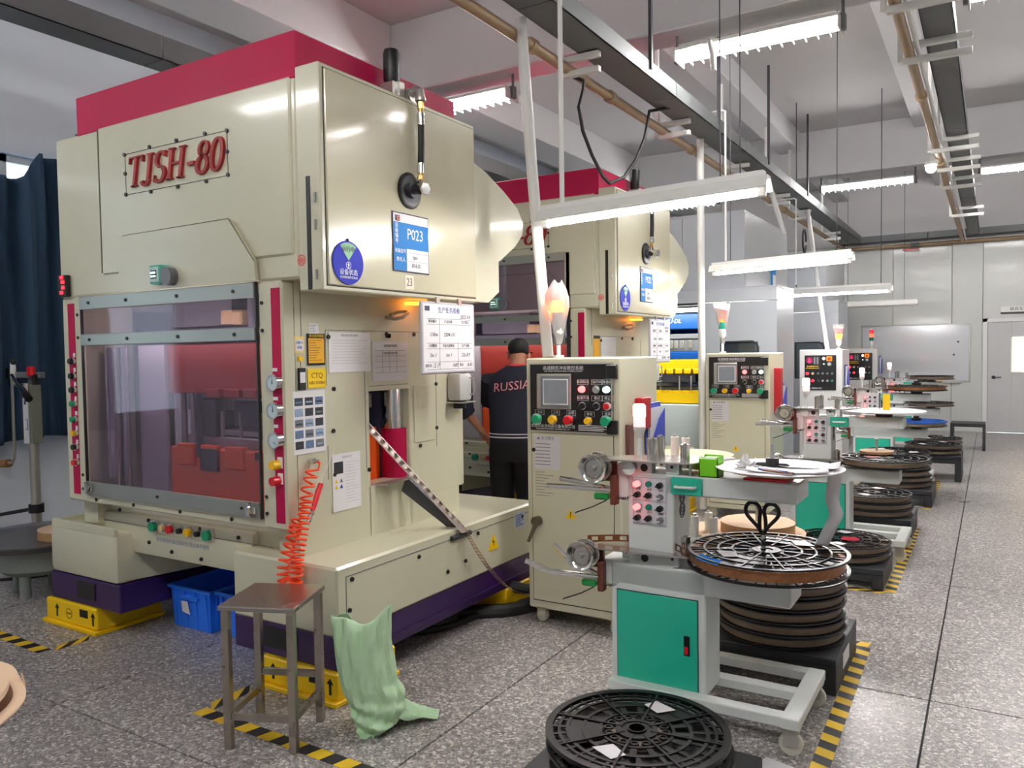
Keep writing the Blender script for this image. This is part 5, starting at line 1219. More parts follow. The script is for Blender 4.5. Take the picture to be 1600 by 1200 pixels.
obj('knob_stem', B().cyl((-.755, 3.25, 1.16), (-.755, 3.25, 1.215), .009, n=12), chrome, PD)
bt = bmesh.new(); bmesh.ops.create_icosphere(bt, subdivisions=3, radius=.042)
rr = random.Random(4)
for v in bt.verts:
    n = v.co.normalized(); k = .75+.35*math.sin(n.x*7+1)*math.sin(n.y*9)+.25*math.sin(n.z*11+n.x*5)
    v.co = Vector((v.co.x*k*1.1, v.co.y*k, abs(v.co.z)*k*.9+(.03 if n.z > .93 else 0)))
    v.co += Vector((-.84, 3.18, 1.122))
bb = B(); bb.bm.free(); bb.bm = bt
tag(obj('crumpled_tissue', bb, paper, smooth=True), 'crumpled white tissue on the paper covered disc', 'tissue')
for lb_, a, c, m in (('blue pen lying across the front papers on the nearest cart', (-.78, 3.13, 1.129), (-.66, 3.08, 1.131), blueink), ('brown pen lying next to the blue pen on the nearest cart', (-.76, 3.11, 1.129), (-.64, 3.075, 1.129), mat('pen_brown', (130, 80, 60), .4, var=0))):
    t = thing('pen', lb_, 'pen', a); obj('barrel', B().cyl(a, c, .005, n=8), m, t)
    cc = Vector(c); dd = (cc-Vector(a)).normalized(); obj('tip', B().cyl(cc, cc+dd*.012, .004, .001, n=8), dink, t)
sp = smooth_path([(-.56, 3.33, 1.118), (-.55, 3.40, 1.116), (-.545, 3.425, 1.09), (-.555, 3.42, .98), (-.54, 3.42, .92), (-.565, 3.43, .86), (-.60, 3.44, .78)], 5)
b = B(); prev = None
b.grid([[(p.x-.026, p.y-.006, p.z), (p.x, p.y, p.z), (p.x+.026, p.y+.006, p.z)] for p in sp])
o = tag(obj('paper_strip', b, paper, recalc=False), 'long white paper strip hanging down from the paper covered disc', 'paper strip'); o.modifiers.new('t', 'SOLIDIFY').thickness = .0006
# floor stacks
pallet(-1.25, -.60, 3.80, 4.44, .17, 'black wooden reel pallet right behind the nearest cart')
tag(obj('pallet_label', B().box(-.6005, -.598, 4.0, 4.18, .06, .13), paper), 'white worn label on the aisle side of the black pallet behind the nearest cart', 'label')
reel_stack(-.915, 4.10, .172, 4, 'on the pallet behind the nearest cart')
reel(-.91, 4.09, .42, 'loose reel lying on top of the stack behind the nearest cart', 'open', coilD, .2)
pallet(-1.42, -.70, 1.95, 2.86, .12, 'dark grey pallet on the floor at the bottom of the photo')
reel_stack(-1.03, 2.50, .122, 3, 'in front of the nearest cart', 'moulded', .1, .06, 'black reels of the stack in front of the nearest cart', coilN)
# --- cart 2
dx, dy = offs[1]
reel(-.79+dx, 3.30+dy, .703, 'black reel with a red centre on the lower arm of the second cart', 'open', coilD, .9, True)
tag(obj('red_reel_card', B().cyl((-.86+dx, 3.22+dy, .764), (-.86+dx, 3.22+dy, .766), .05, n=20), mat('pink_red', (196, 40, 70), .5, var=0)), 'round red card on the black reel of the second cart', 'card')
disc(-.86+dx, 3.47+dy, .766, .125, .02, 'small beige disc with a spindle on the reel of the second cart', spindle=True)
t = thing('paper_disc', 'white paper covered disc on the upper arm of the second cart', 'disc', (-.79+dx, 3.3+dy, 1.103))
obj('disc_core', B().cyl((-.79+dx, 3.3+dy, 1.103), (-.79+dx, 3.3+dy, 1.113), .22, n=40), card, t)
obj('paper_cover', B().cyl((-.79+dx, 3.3+dy, 1.113), (-.79+dx, 3.3+dy, 1.117), .29, n=40), paper, t)
tag(obj('yellow_note', B().box(-.80+dx, -.75+dx, 3.32+dy, 3.325+dy, 1.117, 1.24), yellow), 'yellow tag standing on the white disc of the second cart', 'tag')
tag(obj('spindle_rod', B().cyl((-.82+dx, 3.3+dy, 1.117), (-.82+dx, 3.3+dy, 1.25), .008, n=10), chrome), 'chrome spindle rod rising from the white disc of the second cart', 'rod')
pallet(-1.25, -.60, 5.62, 6.2, .14, 'black pallet in front of the second cart')
reel_stack(-.90, 5.93, .142, 2, 'in front of the second cart', 'open', .6)
tag(obj('red_reel_card', B().cyl((-.84, 5.90, .262), (-.84, 5.90, .264), .06, n=20), mat('pink_red', (196, 40, 70), .5, var=0)), 'round red card on the reel in front of the second cart', 'card')
pallet(-1.2, -.56, 7.2, 7.85, .17, 'grey black pallet right behind the second cart')
reel_stack(-.88, 7.45, .172, 3, 'on the pallet behind the second cart')
# --- cart 3
dx, dy = offs[2]
bluefl = mat('blue_reel', (30, 92, 180), .4, var=.05)
reel(-.79+dx, 3.30+dy, .703, 'reel with a blue upper flange on the lower arm of the third cart', 'moulded', coilD, .4, False, None, 1., bluefl)
reel(-.79+dx, 3.30+dy, 1.103, 'black reel with a black hub knob on the upper arm of the third cart', 'open', coilC, .2, False)
for z, wh in ((.76, 'blue reel'), (1.16, 'upper reel of the third cart')):
    tag(obj('hub_knob', B().cyl((-.79+dx, 3.3+dy, z), (-.79+dx, 3.3+dy, z+.03), .05, n=18).cyl((-.79+dx, 3.3+dy, z+.03), (-.79+dx, 3.3+dy, z+.05), .03, n=14), black), 'black clamping knob on the %s' % wh, 'knob')
pallet(-1.15, -.50, 8.8, 9.5, .16, 'black pallet in front of the third cart')
reel_stack(-.84, 9.12, .162, 6, 'in front of the third cart')
pallet(-.95, -.30, 10.6, 11.25, .30, 'tall black reel stand behind the third cart')
reel_stack(-.62, 10.9, .302, 2, 'on the tall stand behind the third cart')
# --- cart 4
dx, dy = offs[3]
reel(-.79+dx, 3.30+dy, 1.103, 'thin black reel on the upper arm of the farthest cart', 'open', coilD, .2, False)
reel(-.79+dx, 3.30+dy, .703, 'thin black reel on the lower arm of the farthest cart', 'open', coilD, .2, False)
b = B()
for x in (-.55, -.12): b.box(x, x+.04, 13.9, 14.4, 0, .36)
b.box(-.55, -.08, 13.9, 14.4, .36, .41)
tag(obj('low_bench', b, mat('pallet_black', (34, 35, 40), .55, var=.1)), 'low black bench frame on the floor beyond the farthest cart', 'bench')
pallet(-.95, -.36, 12.3, 13.0, .2, 'black pallet in front of the farthest cart')
reel_stack(-.66, 12.6, .202, 2, 'in front of the farthest cart')
# ================================================================== BOOTHS AND THE BLUE PRESS
boothm = mat('booth_grey', (168, 172, 178), .4, coat=.1, var=.02, scale=2)
sealb = mat('black_seal', (20, 20, 22), .6, var=0)
def booth(y0, x1, name, label, upx, upy, ztop, opening=None, yb=None, win=None):
    T = thing('sound_booth', label, 'booth', ((x1-4)/2, y0+.6, 0))
    z1 = 2.285
    xo0, xo1 = opening
    xl = -5.4
    # front wall left and right of the opening, header, right side
    obj('front_panel', B().box(xl, xo0, y0, y0+.06, 0, 2.13, .003), boothm, T)
    wx0, wx1 = win
    fp = B().box(xo1, wx0, y0, y0+.06, 0, 2.13).box(wx1, x1, y0, y0+.06, 0, 2.13).box(wx0, wx1, y0, y0+.06, 1.685, 2.13).box(wx0, wx1, y0, y0+.06, 0, 1.15)
    f = obj('front_panel', fp, boothm, T, smooth=False)
    ws = B()
    c = [(wx0, 1.15), (wx1-.06, 1.15), (wx1-.015, 1.17), (wx1, 1.21), (wx1, 1.62), (wx1-.015, 1.66), (wx1-.06, 1.685), (wx0, 1.685)]
    ws.tube([(x, y0-.004, z) for x, z in c], .014, 8, closed=True)
    obj('window_seal', ws, sealb, f)
    obj('pane', B().box(wx0, wx1, y0+.02, y0+.026, 1.15, 1.685), glass(name+'_glass', (190, 200, 205), .85, .03, .15), f)
    obj('header_panel', B().box(xl, x1, y0-.005, y0+.07, 2.14, z1, .003), boothm, T)
    obj('opening_seal', B().box(xo0, xo1+.005, y0-.01, y0+.06, 2.12, 2.145).box(x1-.03, x1-.012, y0+.861, y0+.878, 0, 2.13), sealb, T)
    obj('side_panel', B().box(x1-.06, x1-.001, y0+.072, y0+.86, 0, 2.28), boothm, T)
    obj('side_panel', B().box(upx-.06, upx, y0+.9, yb, 0, 2.28), boothm, T)
    obj('side_panel', B().box(upx, x1-.061, y0+.83, y0+.86, 0, 2.28), boothm, T)
    obj('roof', B().box(xl, upx, y0+.07, yb, 2.286, 2.31).box(upx, x1-.001, y0+.07, y0+.86, 2.286, 2.31), boothm, T, smooth=False)
    obj('back_panel', B().box(xl, upx-.061, yb-.06, yb, 0, 2.28), boothm, T)
    obj('inner_fill_light', B().box(xo0-.2, x1-.2, y0+.22, y0+.3, 2.06, 2.1, .01), mat('booth_fill_glow', (250, 250, 235), .4, es=25, var=0), T)  # unseen glowing bar, added to lighten the booth behind its window
    # upper housing in upright panels
    n = 4; xs_ = [xl+(upx-xl)*k/n for k in range(n+1)]
    for a, c_ in zip(xs_[:-1], xs_[1:]): obj('upper_panel', B().box(a+.003, c_-.003, upy[0], upy[0]+.05, 2.31, ztop, .003), boothm, T)
    obj('upper_side', B().box(upx-.05, upx, upy[0]+.05, upy[1], 2.31, ztop, .003), mat('booth_side', (186, 189, 192), .35, coat=.2, var=.02), T)
    obj('upper_roof', B().box(xl, upx, upy[0], upy[1], ztop, ztop+.03), boothm, T)
    return T
booth(9.0, -2.04, 'booth_a', 'grey soundproof booth with a round cornered window around the blue press', -2.447, (9.2, 11.4), 3.17, (-3.85, -2.90), 11.4, (-2.66, -2.245))
booth(12.5, -1.95, 'booth_b', 'second grey soundproof booth, farther back behind the third control cabinet', -2.215, (13.0, 14.8), 3.05, (-3.4, -2.62), 15.0, (-2.56, -2.154))
X = -2.445
t = thing('machine_plate', 'tiny blue and white machine plate high on the first grey booth', 'sign', (X, 10.5, 2.3))
obj('plate', B().box(X, X+.004, 10.45, 10.72, 2.40, 2.70), mat('sign_blue', (16, 124, 200), .75, var=.04, scale=9), t, smooth=False)
obj('white_field', B().box(X+.004, X+.006, 10.55, 10.71, 2.41, 2.56).box(X+.004, X+.006, 10.46, 10.71, 2.65, 2.69), paper, t, smooth=False)
# blue press
T = thing('blue_press', 'blue and yellow stamping press standing inside the first grey booth', 'press', (-3.5, 9.9, 0))
yf = 9.55
bb_ = mat('press_blue', (8, 72, 150), .35, coat=.3)
obj('body', B().box(-4.2, -2.98, yf, yf+.9, 1.86, 2.05, .01).box(-4.2, -2.98, yf, yf+.9, 1.48, 1.58, .01).box(-4.2, -3.62, yf, yf+.9, 1.58, 1.86).box(-3.10, -2.98, yf, yf+.9, 1.0, 1.86, .01).box(-3.6, -3.1, yf+.4, yf+.9, 1.58, 1.86), bb_, T)
obj('lettering', B().text('JU·DL', .075, (-3.42, yf-.002, 1.96), XA, ZA, shear=.2), whitei, T)
obj('gear_cover', B().box(-3.62, -3.1, yf-.01, yf+.02, 1.74, 1.80, .004).box(-3.62, -3.1, yf+.01, yf+.03, 1.59, 1.74), greym, T)
gb_ = B()
for x in (-3.56, -3.48, -3.42, -3.34, -3.24): gb_.box(x, x+.045, yf-.01, yf+.02, 1.62, 1.72, .006)
obj('gears', gb_, steel, T)
yl = B().box(-4.0, -3.08, yf-.02, yf+.5, 1.36, 1.48, .006)
for k in range(8): yl.box(-3.98+.115*k, -3.89+.115*k, yf-.03, yf+.4, 1.30, 1.37, .012)
obj('ram', yl, yellow, T)
yl = B().box(-4.1, -3.04, yf-.1, yf+.6, .94, 1.07, .004)
for k in range(8): yl.box(-4.05+.125*k, -3.95+.125*k, yf-.1, yf+.5, 1.07, 1.095)
obj('bolster', yl, yellow, T)
obj('die_set', B().box(-4.0, -3.12, yf, yf+.4, 1.07, 1.14).box(-3.95, -3.15, yf, yf+.4, 1.2, 1.31), greyd, T)
db_ = B()
for x in (-3.8, -3.6, -3.35, -3.2): db_.cyl((x, yf-.01, 1.1), (x, yf-.01, 1.28), .014, n=10)
db_.box(-3.85, -3.12, yf-.02, yf+.2, 1.15, 1.18)
obj('guide_posts', db_, chrome, T)
obj('base', B().box(-4.3, -2.98, yf-.2, yf+1.2, 0, .93, .02), mat('pale_base', (196, 206, 204), .4), T)
obj('side_guard', B().box(-2.97, -2.93, yf-.25, yf-.05, 1.02, 1.32, .006), mat('guard_blue', (120, 140, 210), .4), T)

# ================================================================== LEFT CORNER
lp = thing('feeder_stand', 'grey steel post stand with clamps and rods in the far left corner', 'stand', (-6.21, 3.21, 0))
obj('pole', B().cyl((-6.21, 3.21, .03), (-6.21, 3.21, 1.02), .035, n=18), steel, lp)
obj('box_column', B().box(-6.255, -6.155, 3.17, 3.25, .965, 1.41, .004), mat('column_grey', (120, 122, 112), .5), lp)
obj('label_strip', B().box(-6.262, -6.19, 3.166, 3.17, .965, 1.42), paper, lp, smooth=False)
obj('strip_marks', B().box(-6.238, -6.217, 3.163, 3.166, 1.26, 1.29).box(-6.232, -6.20, 3.163, 3.166, 1.145, 1.149).box(-6.204, -6.20, 3.163, 3.166, 1.07, 1.149).box(-6.232, -6.20, 3.163, 3.166, 1.07, 1.074), blueink, lp, smooth=False)
obj('foot_plate', B().cyl((-6.21, 3.21, 0), (-6.21, 3.21, .03), .16, n=28), greyd, lp)
obj('cross_bar', B().box(-6.36, -6.0, 3.16, 3.20, 1.46, 1.505, .004).box(-6.225, -6.185, 3.19, 3.23, 1.40, 1.47), greym, lp)
obj('upright_bar', B().cyl((-6.35, 3.15, 1.41), (-6.35, 3.15, 1.58), .02, n=12), paper, lp)
obj('ball_knob', B().ball((-6.32, 3.14, 1.585), .024), black, lp)
obj('clamp_block', B().box(-6.43, -6.36, 3.13, 3.17, 1.45, 1.54, .01), black, lp)
obj('bar_end', B().box(-6.06, -6.03, 3.13, 3.18, 1.41, 1.49, .006), black, lp)
obj('red_clip', B().box(-6.11, -6.04, 3.12, 3.16, 1.47, 1.55, .012), btnR, lp)
obj('sensor_rod', B().tube([(-6.29, 3.11, 1.485), (-6.15, 3.075, 1.42), (-6.02, 3.05, 1.37)], .011, 8).cyl((-6.06, 3.06, 1.388), (-5.96, 3.04, 1.34), .022, n=12), chrome, lp)
obj('cross_rod', B().cyl((-6.34, 3.12, 1.41), (-6.15, 3.12, 1.41), .009, n=8), chrome, lp)
obj('sensor_head', B().cyl((-5.96, 3.04, 1.34), (-5.905, 3.03, 1.315), .026, n=12), black, lp)
obj('bent_rod', B().tube([(-6.29, 3.11, 1.46), (-6.292, 3.11, 1.18), (-6.297, 3.11, .86), (-6.33, 3.11, .82), (-6.46, 3.11, .81)], .011, 8), steel, lp)
obj('wood_grip', B().cyl((-6.38, 3.11, .813), (-6.56, 3.11, .80), .032, .028, n=14), mat('wood_grip', (140, 96, 52), .6, var=.2, scale=30), lp)
obj('pole_clamp', B().cyl((-6.21, 3.21, .435), (-6.21, 3.21, .50), .053, n=18), blackr, lp)
obj('clamp_arm', B().tube([(-6.22, 3.18, .465), (-6.40, 3.10, .43), (-6.56, 3.02, .40)], .014, 8), blackr, lp)
tb = thing('reel_table', 'round grey reel table with a steel rim in the far left corner', 'table', (-5.62, 2.93, 0))
tx, ty = -5.62, 2.93; olv = mat('olive_grey', (150, 158, 150), .5)
obj('drum', B().lathe([(0, .15), (.22, .15), (.28, .19), (.28, .33), (0, .33)], (tx, ty, 0), n=40), olv, tb)
for a in (.4, 2.3, 3.6, 5.2): obj('leg', B().cyl((tx+.18*math.cos(a), ty+.18*math.sin(a), 0), (tx+.18*math.cos(a), ty+.18*math.sin(a), .16), .035, n=14), olv, tb)
obj('rim_plate', B().lathe([(0, .33), (.40, .34), (.46, .385), (.46, .395), (.42, .38), (.3, .37), (0, .37)], (tx, ty, 0), n=56), mat('worn_steel', (120, 116, 120), .3, .8, var=.15), tb)
disc(-5.47, 3.05, .372, .20, .06, 'pale beige cardboard disc on the reel table in the far left corner')
for i, pts in enumerate(([(-6.5, 3.1, .012), (-6.2, 3.0, .012), (-5.9, 3.15, .012), (-5.8, 3.4, .012)], [(-6.5, 2.75, .012), (-6.2, 2.8, .012), (-5.95, 3.1, .012)])):
    tag(obj('floor_cable', B().tube(smooth_path(pts, 5), .011, 8), blackr), ('back' if i == 0 else 'front')+' black cable of the two on the floor under the reel table at the left', 'cable')
# side unit on the left of the first press
t = thing('oil_unit', 'cream box hung on the far left side of the first press with fittings below', 'box', (-4.8, 2.9, 1.42))
obj('unit_box', B().box(-4.93, -4.645, 2.78, 3.1, 1.43, 1.74, .006), cream, t)
obj('unit_fitting', B().box(-4.78, -4.70, 2.8, 2.86, 1.74, 1.765, .004).cyl((-4.74, 2.83, 1.76), (-4.74, 2.83, 1.80), .02, n=12), chrome, t)
obj('brass_port', B().cyl((-4.87, 2.80, 1.43), (-4.87, 2.80, 1.37), .025, n=14), yellow, t)
obj('lower_hose', B().tube(smooth_path([(-4.86, 2.80, 1.37), (-4.82, 2.79, 1.355), (-4.74, 2.79, 1.36), (-4.68, 2.79, 1.31), (-4.66, 2.80, 1.2)], 5), .008, 8), whitei, t)

# bottom left cardboard reel on a crate-like stand
t = thing('cardboard_reel', 'beige cardboard reel with a dented rim at the lower left corner', 'reel', (-1.92, .53, 0))
cx_, cy_ = -1.917, .53
obj('pedestal', B().cyl((cx_, cy_, 0), (cx_, cy_, .85), .12, n=24).cyl((cx_, cy_, 0), (cx_, cy_, .03), .25, n=32), greym, t)
rs = []; r2 = []
for k in range(96):
    a = 2*PI*k/96; r = .385+.010*math.sin(3*a+1)+.005*math.sin(9*a)
    z = .90+.008*math.sin(2*a)
    rs.append((cx_+r*math.cos(a), cy_+r*math.sin(a), z)); r2.append((cx_+(r-.02)*math.cos(a), cy_+(r-.02)*math.sin(a), z+.002))
b = B()
inner = [(cx_+.32*math.cos(2*PI*k/96), cy_+.32*math.sin(2*PI*k/96), .86) for k in range(96)]
b.grid([[(cx_, cy_, .855)]*96, inner, r2, rs], wrap=True)
o = obj('lower_flange', b, card, t, recalc=False); o.modifiers.new('t', 'SOLIDIFY').thickness = .006
obj('core', B().cyl((cx_+.07, cy_+.02, .86), (cx_+.07, cy_+.02, .94), .2, n=40), cardd, t)
obj('upper_disc', B().cyl((cx_+.085, cy_+.03, .94), (cx_+.085, cy_+.03, .952), .285, n=64), card, t)
an = .62
obj('torn_flap', B().poly([(cx_+.28*math.cos(an), cy_+.28*math.sin(an), .87), (cx_+.35*math.cos(an), cy_+.35*math.sin(an), .885), (cx_+.34*math.cos(an+.14), cy_+.34*math.sin(an+.14), .915), (cx_+.28*math.cos(an+.12), cy_+.28*math.sin(an+.12), .91)], (.004, 0, .002)), cardd, t)
obj('torn_tip', B().poly([(cx_+.375*math.cos(1.15), cy_+.375*math.sin(1.15), .9), (cx_+.375*math.cos(1.23), cy_+.375*math.sin(1.23), .9), (cx_+.37*math.cos(1.2), cy_+.37*math.sin(1.2), .925)], (.003, .003, 0)), card, t)

# ================================================================== STOOL, SACK, CRATES
stoolm = mat('stool_leg', (170, 162, 152), .28, .95, var=.15, scale=6)
st = thing('steel_stool', 'brushed steel stool with a square seat in front of the first press', 'stool', (-2.59, 2.27, 0))
Fv, Lv, Rv = Vector((-2.392, 2.20, 0)), Vector((-2.652, 2.094, 0)), Vector((-2.50, 2.455, 0)); Bv = Lv+Rv-Fv
ea, eb_ = (Lv-Fv).normalized(), (Rv-Fv).normalized()
def obar(b, p, q, w_, h_, up=Vector((0, 0, 1)), side=None):
    p, q = Vector(p), Vector(q); d = (q-p).normalized(); s = side or d.cross(up).normalized(); u = s.cross(d)
    pts = [p+s*w_/2+u*h_/2, p-s*w_/2+u*h_/2, p-s*w_/2-u*h_/2, p+s*w_/2-u*h_/2]
    b.poly(pts, q-p); return b
for P_ in (Fv, Lv, Rv, Bv):
    obj('leg', obar(B(), P_, P_+Vector((0, 0, .575)), .030, .030, side=ea), stoolm, st, smooth=False)
for a, c, z in ((Fv, Lv, .135), (Fv, Rv, .135), (Rv, Bv, .21), (Lv, Bv, .135)):
    obj('stretcher', obar(B(), a+Vector((0, 0, z)), c+Vector((0, 0, z)), .018, .028), stoolm, st, smooth=False)
cen = (Fv+Bv)/2; hs = .165
b = B(); sq = [cen+ea*hs*i+eb_*hs*j for i, j in ((-1, -1), (1, -1), (1, 1), (-1, 1))]
b.poly([p+Vector((0, 0, .574)) for p in sq], (0, 0, .022))
se = obj('seat', b, mat('stool_seat', (176, 170, 162), .26, .95, var=.12, scale=8), st, smooth=False)
bv = se.modifiers.new('b', 'BEVEL'); bv.width = .006; bv.segments = 2

# woven green sack
sk = thing('woven_sack', 'crumpled pale green woven sack leaning beside the stool on the floor', 'sack', (-2.29, 2.60, 0))
camR = Vector((.855, .52, 0)).normalized(); camF = Vector((-.52, .855, 0)).normalized()
# outline in (offset along camR, height): left and right silhouettes
Ls = [(-.02, .0), (-.045, .03), (-.05, .06), (-.065, .10), (-.085, .14), (-.105, .19), (-.115, .25), (-.125, .32), (-.135, .39), (-.14, .44), (-.145, .47)]
Rs = [(.10, .0), (.15, .03), (.165, .06), (.175, .10), (.17, .14), (.14, .19), (.135, .25), (.12, .32), (.115, .39), (.115, .46), (.12, .53)]
rows = []; NU = 64
base0 = Vector((-2.30, 2.52, 0))
for i in range(61):
    t_ = i/60*10; k = min(9, int(t_)); f = t_-k
    l = Vector(Ls[k]).lerp(Vector(Ls[k+1]), f); r = Vector(Rs[k]).lerp(Vector(Rs[k+1]), f); vv = i/60
    row = []
    dep = (.10*(1-vv)**.6+.028)
    for j in range(NU):
        a = 2*PI*j/NU; cx2 = (1+math.cos(a))/2
        u = l.x+(r.x-l.x)*cx2
        # the mouth sags between its two corners
        z = l.y+(r.y-l.y)*cx2
        if vv > .55:
            s_ = (vv-.55)/.45; z -= s_*(.075+.015*math.sin(a))*math.exp(-((cx2-.60)/.26)**2)
        fold = .024*math.sin(26*vv*1.3+2*a)*(1-min(1, vv*1.9))+.010*math.sin(9*a+vv*7)*(.4+.6*vv)+.006*math.sin(17*a-vv*15)
        fold += .020*math.sin(5*a+14*vv)*max(0, .45-vv)*2
        d_ = (dep+fold)*math.sin(a)
        lean = .02*vv
        p = base0+camR*(u+fold*.35*math.cos(a))+camF*(d_+lean); p.z = max(.004, z+fold*.35)
        row.append(p)
    rows.append(row)
sackm = mat('sack_green', (190, 222, 182), .55, var=.08, scale=18, bump=.25, bscale=420)
b = B(); b.grid(rows, wrap=True)
o = obj('sack_body', b, sackm, sk, recalc=False); o.modifiers.new('t', 'SOLIDIFY').thickness = .002
b = B(); rows = []
for i in range(12):
    v_ = i/11; row = []
    for j in range(14):
        u = j/13-.5
        p = base0+camR*(.12+.19*v_)+camF*(.02+u*.16*(1-.45*v_)+.05*v_); p.z = .008+.13*(1-v_)**1.5*(1-abs(u)*1.2)+.014*math.sin(u*21+v_*8)*(1-.6*v_)+.006
        row.append(p)
    rows.append(row)
b.grid(rows); o = obj('sack_flap', b, sackm, sk, recalc=False); o.modifiers.new('t', 'SOLIDIFY').thickness = .002

def crate(x0, x1, y0, y1, h, label):
    t = thing('plastic_crate', label, 'crate', ((x0+x1)/2, (y0+y1)/2, 0)); tp = .012
    b = B()
    for a in ('f', 'b', 'l', 'r'):
        if a == 'f': q = [(x0+tp, y0+tp, 0), (x1-tp, y0+tp, 0), (x1, y0, h), (x0, y0, h)]; n = (0, .006, 0)
        if a == 'b': q = [(x0+tp, y1-tp, 0), (x1-tp, y1-tp, 0), (x1, y1, h), (x0, y1, h)]; n = (0, -.006, 0)
        if a == 'l': q = [(x0+tp, y0+tp, 0), (x0+tp, y1-tp, 0), (x0, y1, h), (x0, y0, h)]; n = (.006, 0, 0)
        if a == 'r': q = [(x1-tp, y0+tp, 0), (x1-tp, y1-tp, 0), (x1, y1, h), (x1, y0, h)]; n = (-.006, 0, 0)
        b.poly(q, n)
    b.box(x0+tp, x1-tp, y0+tp, y1-tp, .004, .014)
    obj('walls', b, blue, t, smooth=False)
    b = B()
    for a in ((x0-.014, x1+.014, y0-.014, y0+.004), (x0-.014, x1+.014, y1-.004, y1+.014), (x0-.014, x0+.004, y0, y1), (x1-.004, x1+.014, y0, y1)): b.box(a[0], a[1], a[2], a[3], h-.016, h+.004, .003)
    obj('rim', b, blue, t)
    for k in range(4):
        x = x0+.03+(x1-x0-.08)*k/3
        obj('rib', B().poly([(x, y0-.004+tp, .01), (x+.02, y0-.004+tp, .01), (x+.02, y0-.011, h-.016), (x, y0-.011, h-.016)], (0, .012, 0)), blue, t, smooth=False)
    obj('hand_grip', B().box(x0+.10, x1-.10, y0-.014, y0+.004, h-.07, h-.045, .003), blue, t)
    for k in range(3):
        y = y0+.04+(y1-y0-.1)*k/2
        obj('rib', B().poly([(x1+.004-tp, y, .01), (x1+.004-tp, y+.02, .01), (x1+.011, y+.02, h-.016), (x1+.011, y, h-.016)], (-.012, 0, 0)), blue, t, smooth=False)
    return t
cr = crate(-4.19, -3.83, 2.92, 3.42, .245, 'blue plastic crate with a white label under the first press')
obj('paper_label', B().poly([(-4.075, 2.912, .10), (-4.005, 2.912, .09), (-4.02, 2.906, .17), (-4.075, 2.906, .165)], (0, .002, 0)), paper, cr)
crate(-3.80, -3.44, 2.95, 3.45, .245, 'blue plastic crate partly hidden behind the steel stool')

# ================================================================== FLOOR TAPE, FLOOR HOSES
tapey = mat('tape_yellow', (226, 186, 40), .5, var=.12, scale=12); tapek = mat('tape_black', (30, 30, 34), .5, var=.1)
def tape(p, q, label, wd=.07, per=.132, ph=0., lean=.35):
    p, q = Vector((*p, 0)), Vector((*q, 0)); d = q-p; L = d.length; d.normalize(); s = Vector((-d.y, d.x, 0))
    b = B(); x = -ph; k = 0
    while x < L:
        a, c = max(0, x), min(L, x+per/2)
        if c > a:
            for m_ in ():
                pass
            ln_ = lean*wd
            pts = [p+d*min(L, max(0, a-ln_/2))-s*wd/2, p+d*min(L, max(0, c-ln_/2))-s*wd/2, p+d*min(L, max(0, c+ln_/2))+s*wd/2, p+d*min(L, max(0, a+ln_/2))+s*wd/2]
            b.poly([v+Vector((0, 0, .0008)) for v in pts], (0, 0, .0008), mi=k % 2)
        x += per/2; k += 1
    tag(obj('hazard_tape', b, [tapey, tapek], smooth=False), label, 'floor tape')
tape((-.54, 2.55), (-.575, 4.52), 'black and yellow floor tape along the aisle beside the nearest cart')
tape((-.545, 4.56), (-.66, 4.56), 'short worn end of floor tape behind the black pallet of the nearest cart')
tape((-.56, 5.60), (-1.2, 5.60), 'black and yellow floor tape across the front of the second cart area', lean=1.6)
tape((-.56, 5.62), (-.56, 7.75), 'black and yellow floor tape along the aisle beside the second cart')
tape((-.54, 8.7), (-.54, 10.6), 'black and yellow floor tape along the aisle beside the third cart')
tape((-3.06, 2.255), (-1.95, 2.235), 'black and yellow floor tape running under the steel stool', per=.147, lean=.25)
tape((-3.04, 2.28), (-3.04, 2.56), 'short black and yellow floor tape left of the steel stool towards the press', lean=1.5)
tape((-5.6, 2.335), (-4.42, 2.30), 'black and yellow floor tape at the left before the first press', per=.152, lean=.25)
tape((-4.41, 2.33), (-4.41, 2.57), 'short black and yellow floor tape joining the left yellow machine mount', lean=1.5)
for i, (pts, lb_, m, r) in enumerate((([(-2.9, 3.3, .03), (-2.7, 3.6, .022), (-2.62, 3.95, .022), (-2.5, 4.25, .03), (-2.3, 4.5, .06)], 'black cable running along the base of the first press', blackr, .02),
    ([(-2.75, 3.85, .028), (-2.5, 4.05, .028), (-2.42, 4.3, .03), (-2.5, 4.7, .03)], 'thick black ribbed hose on the floor behind the first control cabinet', blackr, .045),
    ([(-2.6, 4.12, .16), (-2.45, 4.2, .12), (-2.38, 4.3, .1), (-2.36, 4.5, .06)], 'second thick black hose draped beside the first control cabinet', blackr, .035),
    ([(-2.5, 4.55, .05), (-2.45, 4.45, .12), (-2.38, 4.40, .18), (-2.36, 4.36, .22)], 'yellow cable sleeve beside the first control cabinet', yellow, .03))):
    tag(obj('floor_hose', B().tube(smooth_path(pts, 6), r, 10), m), lb_, 'hose')
tag(obj('paper_scrap', B().poly([(-.78, 3.02, .0), (-.62, 2.98, .0), (-.60, 3.06, .0), (-.74, 3.10, .0)], (0, 0, .002)), paper), 'torn white paper on the floor by the front caster wheel of the nearest cart', 'paper')

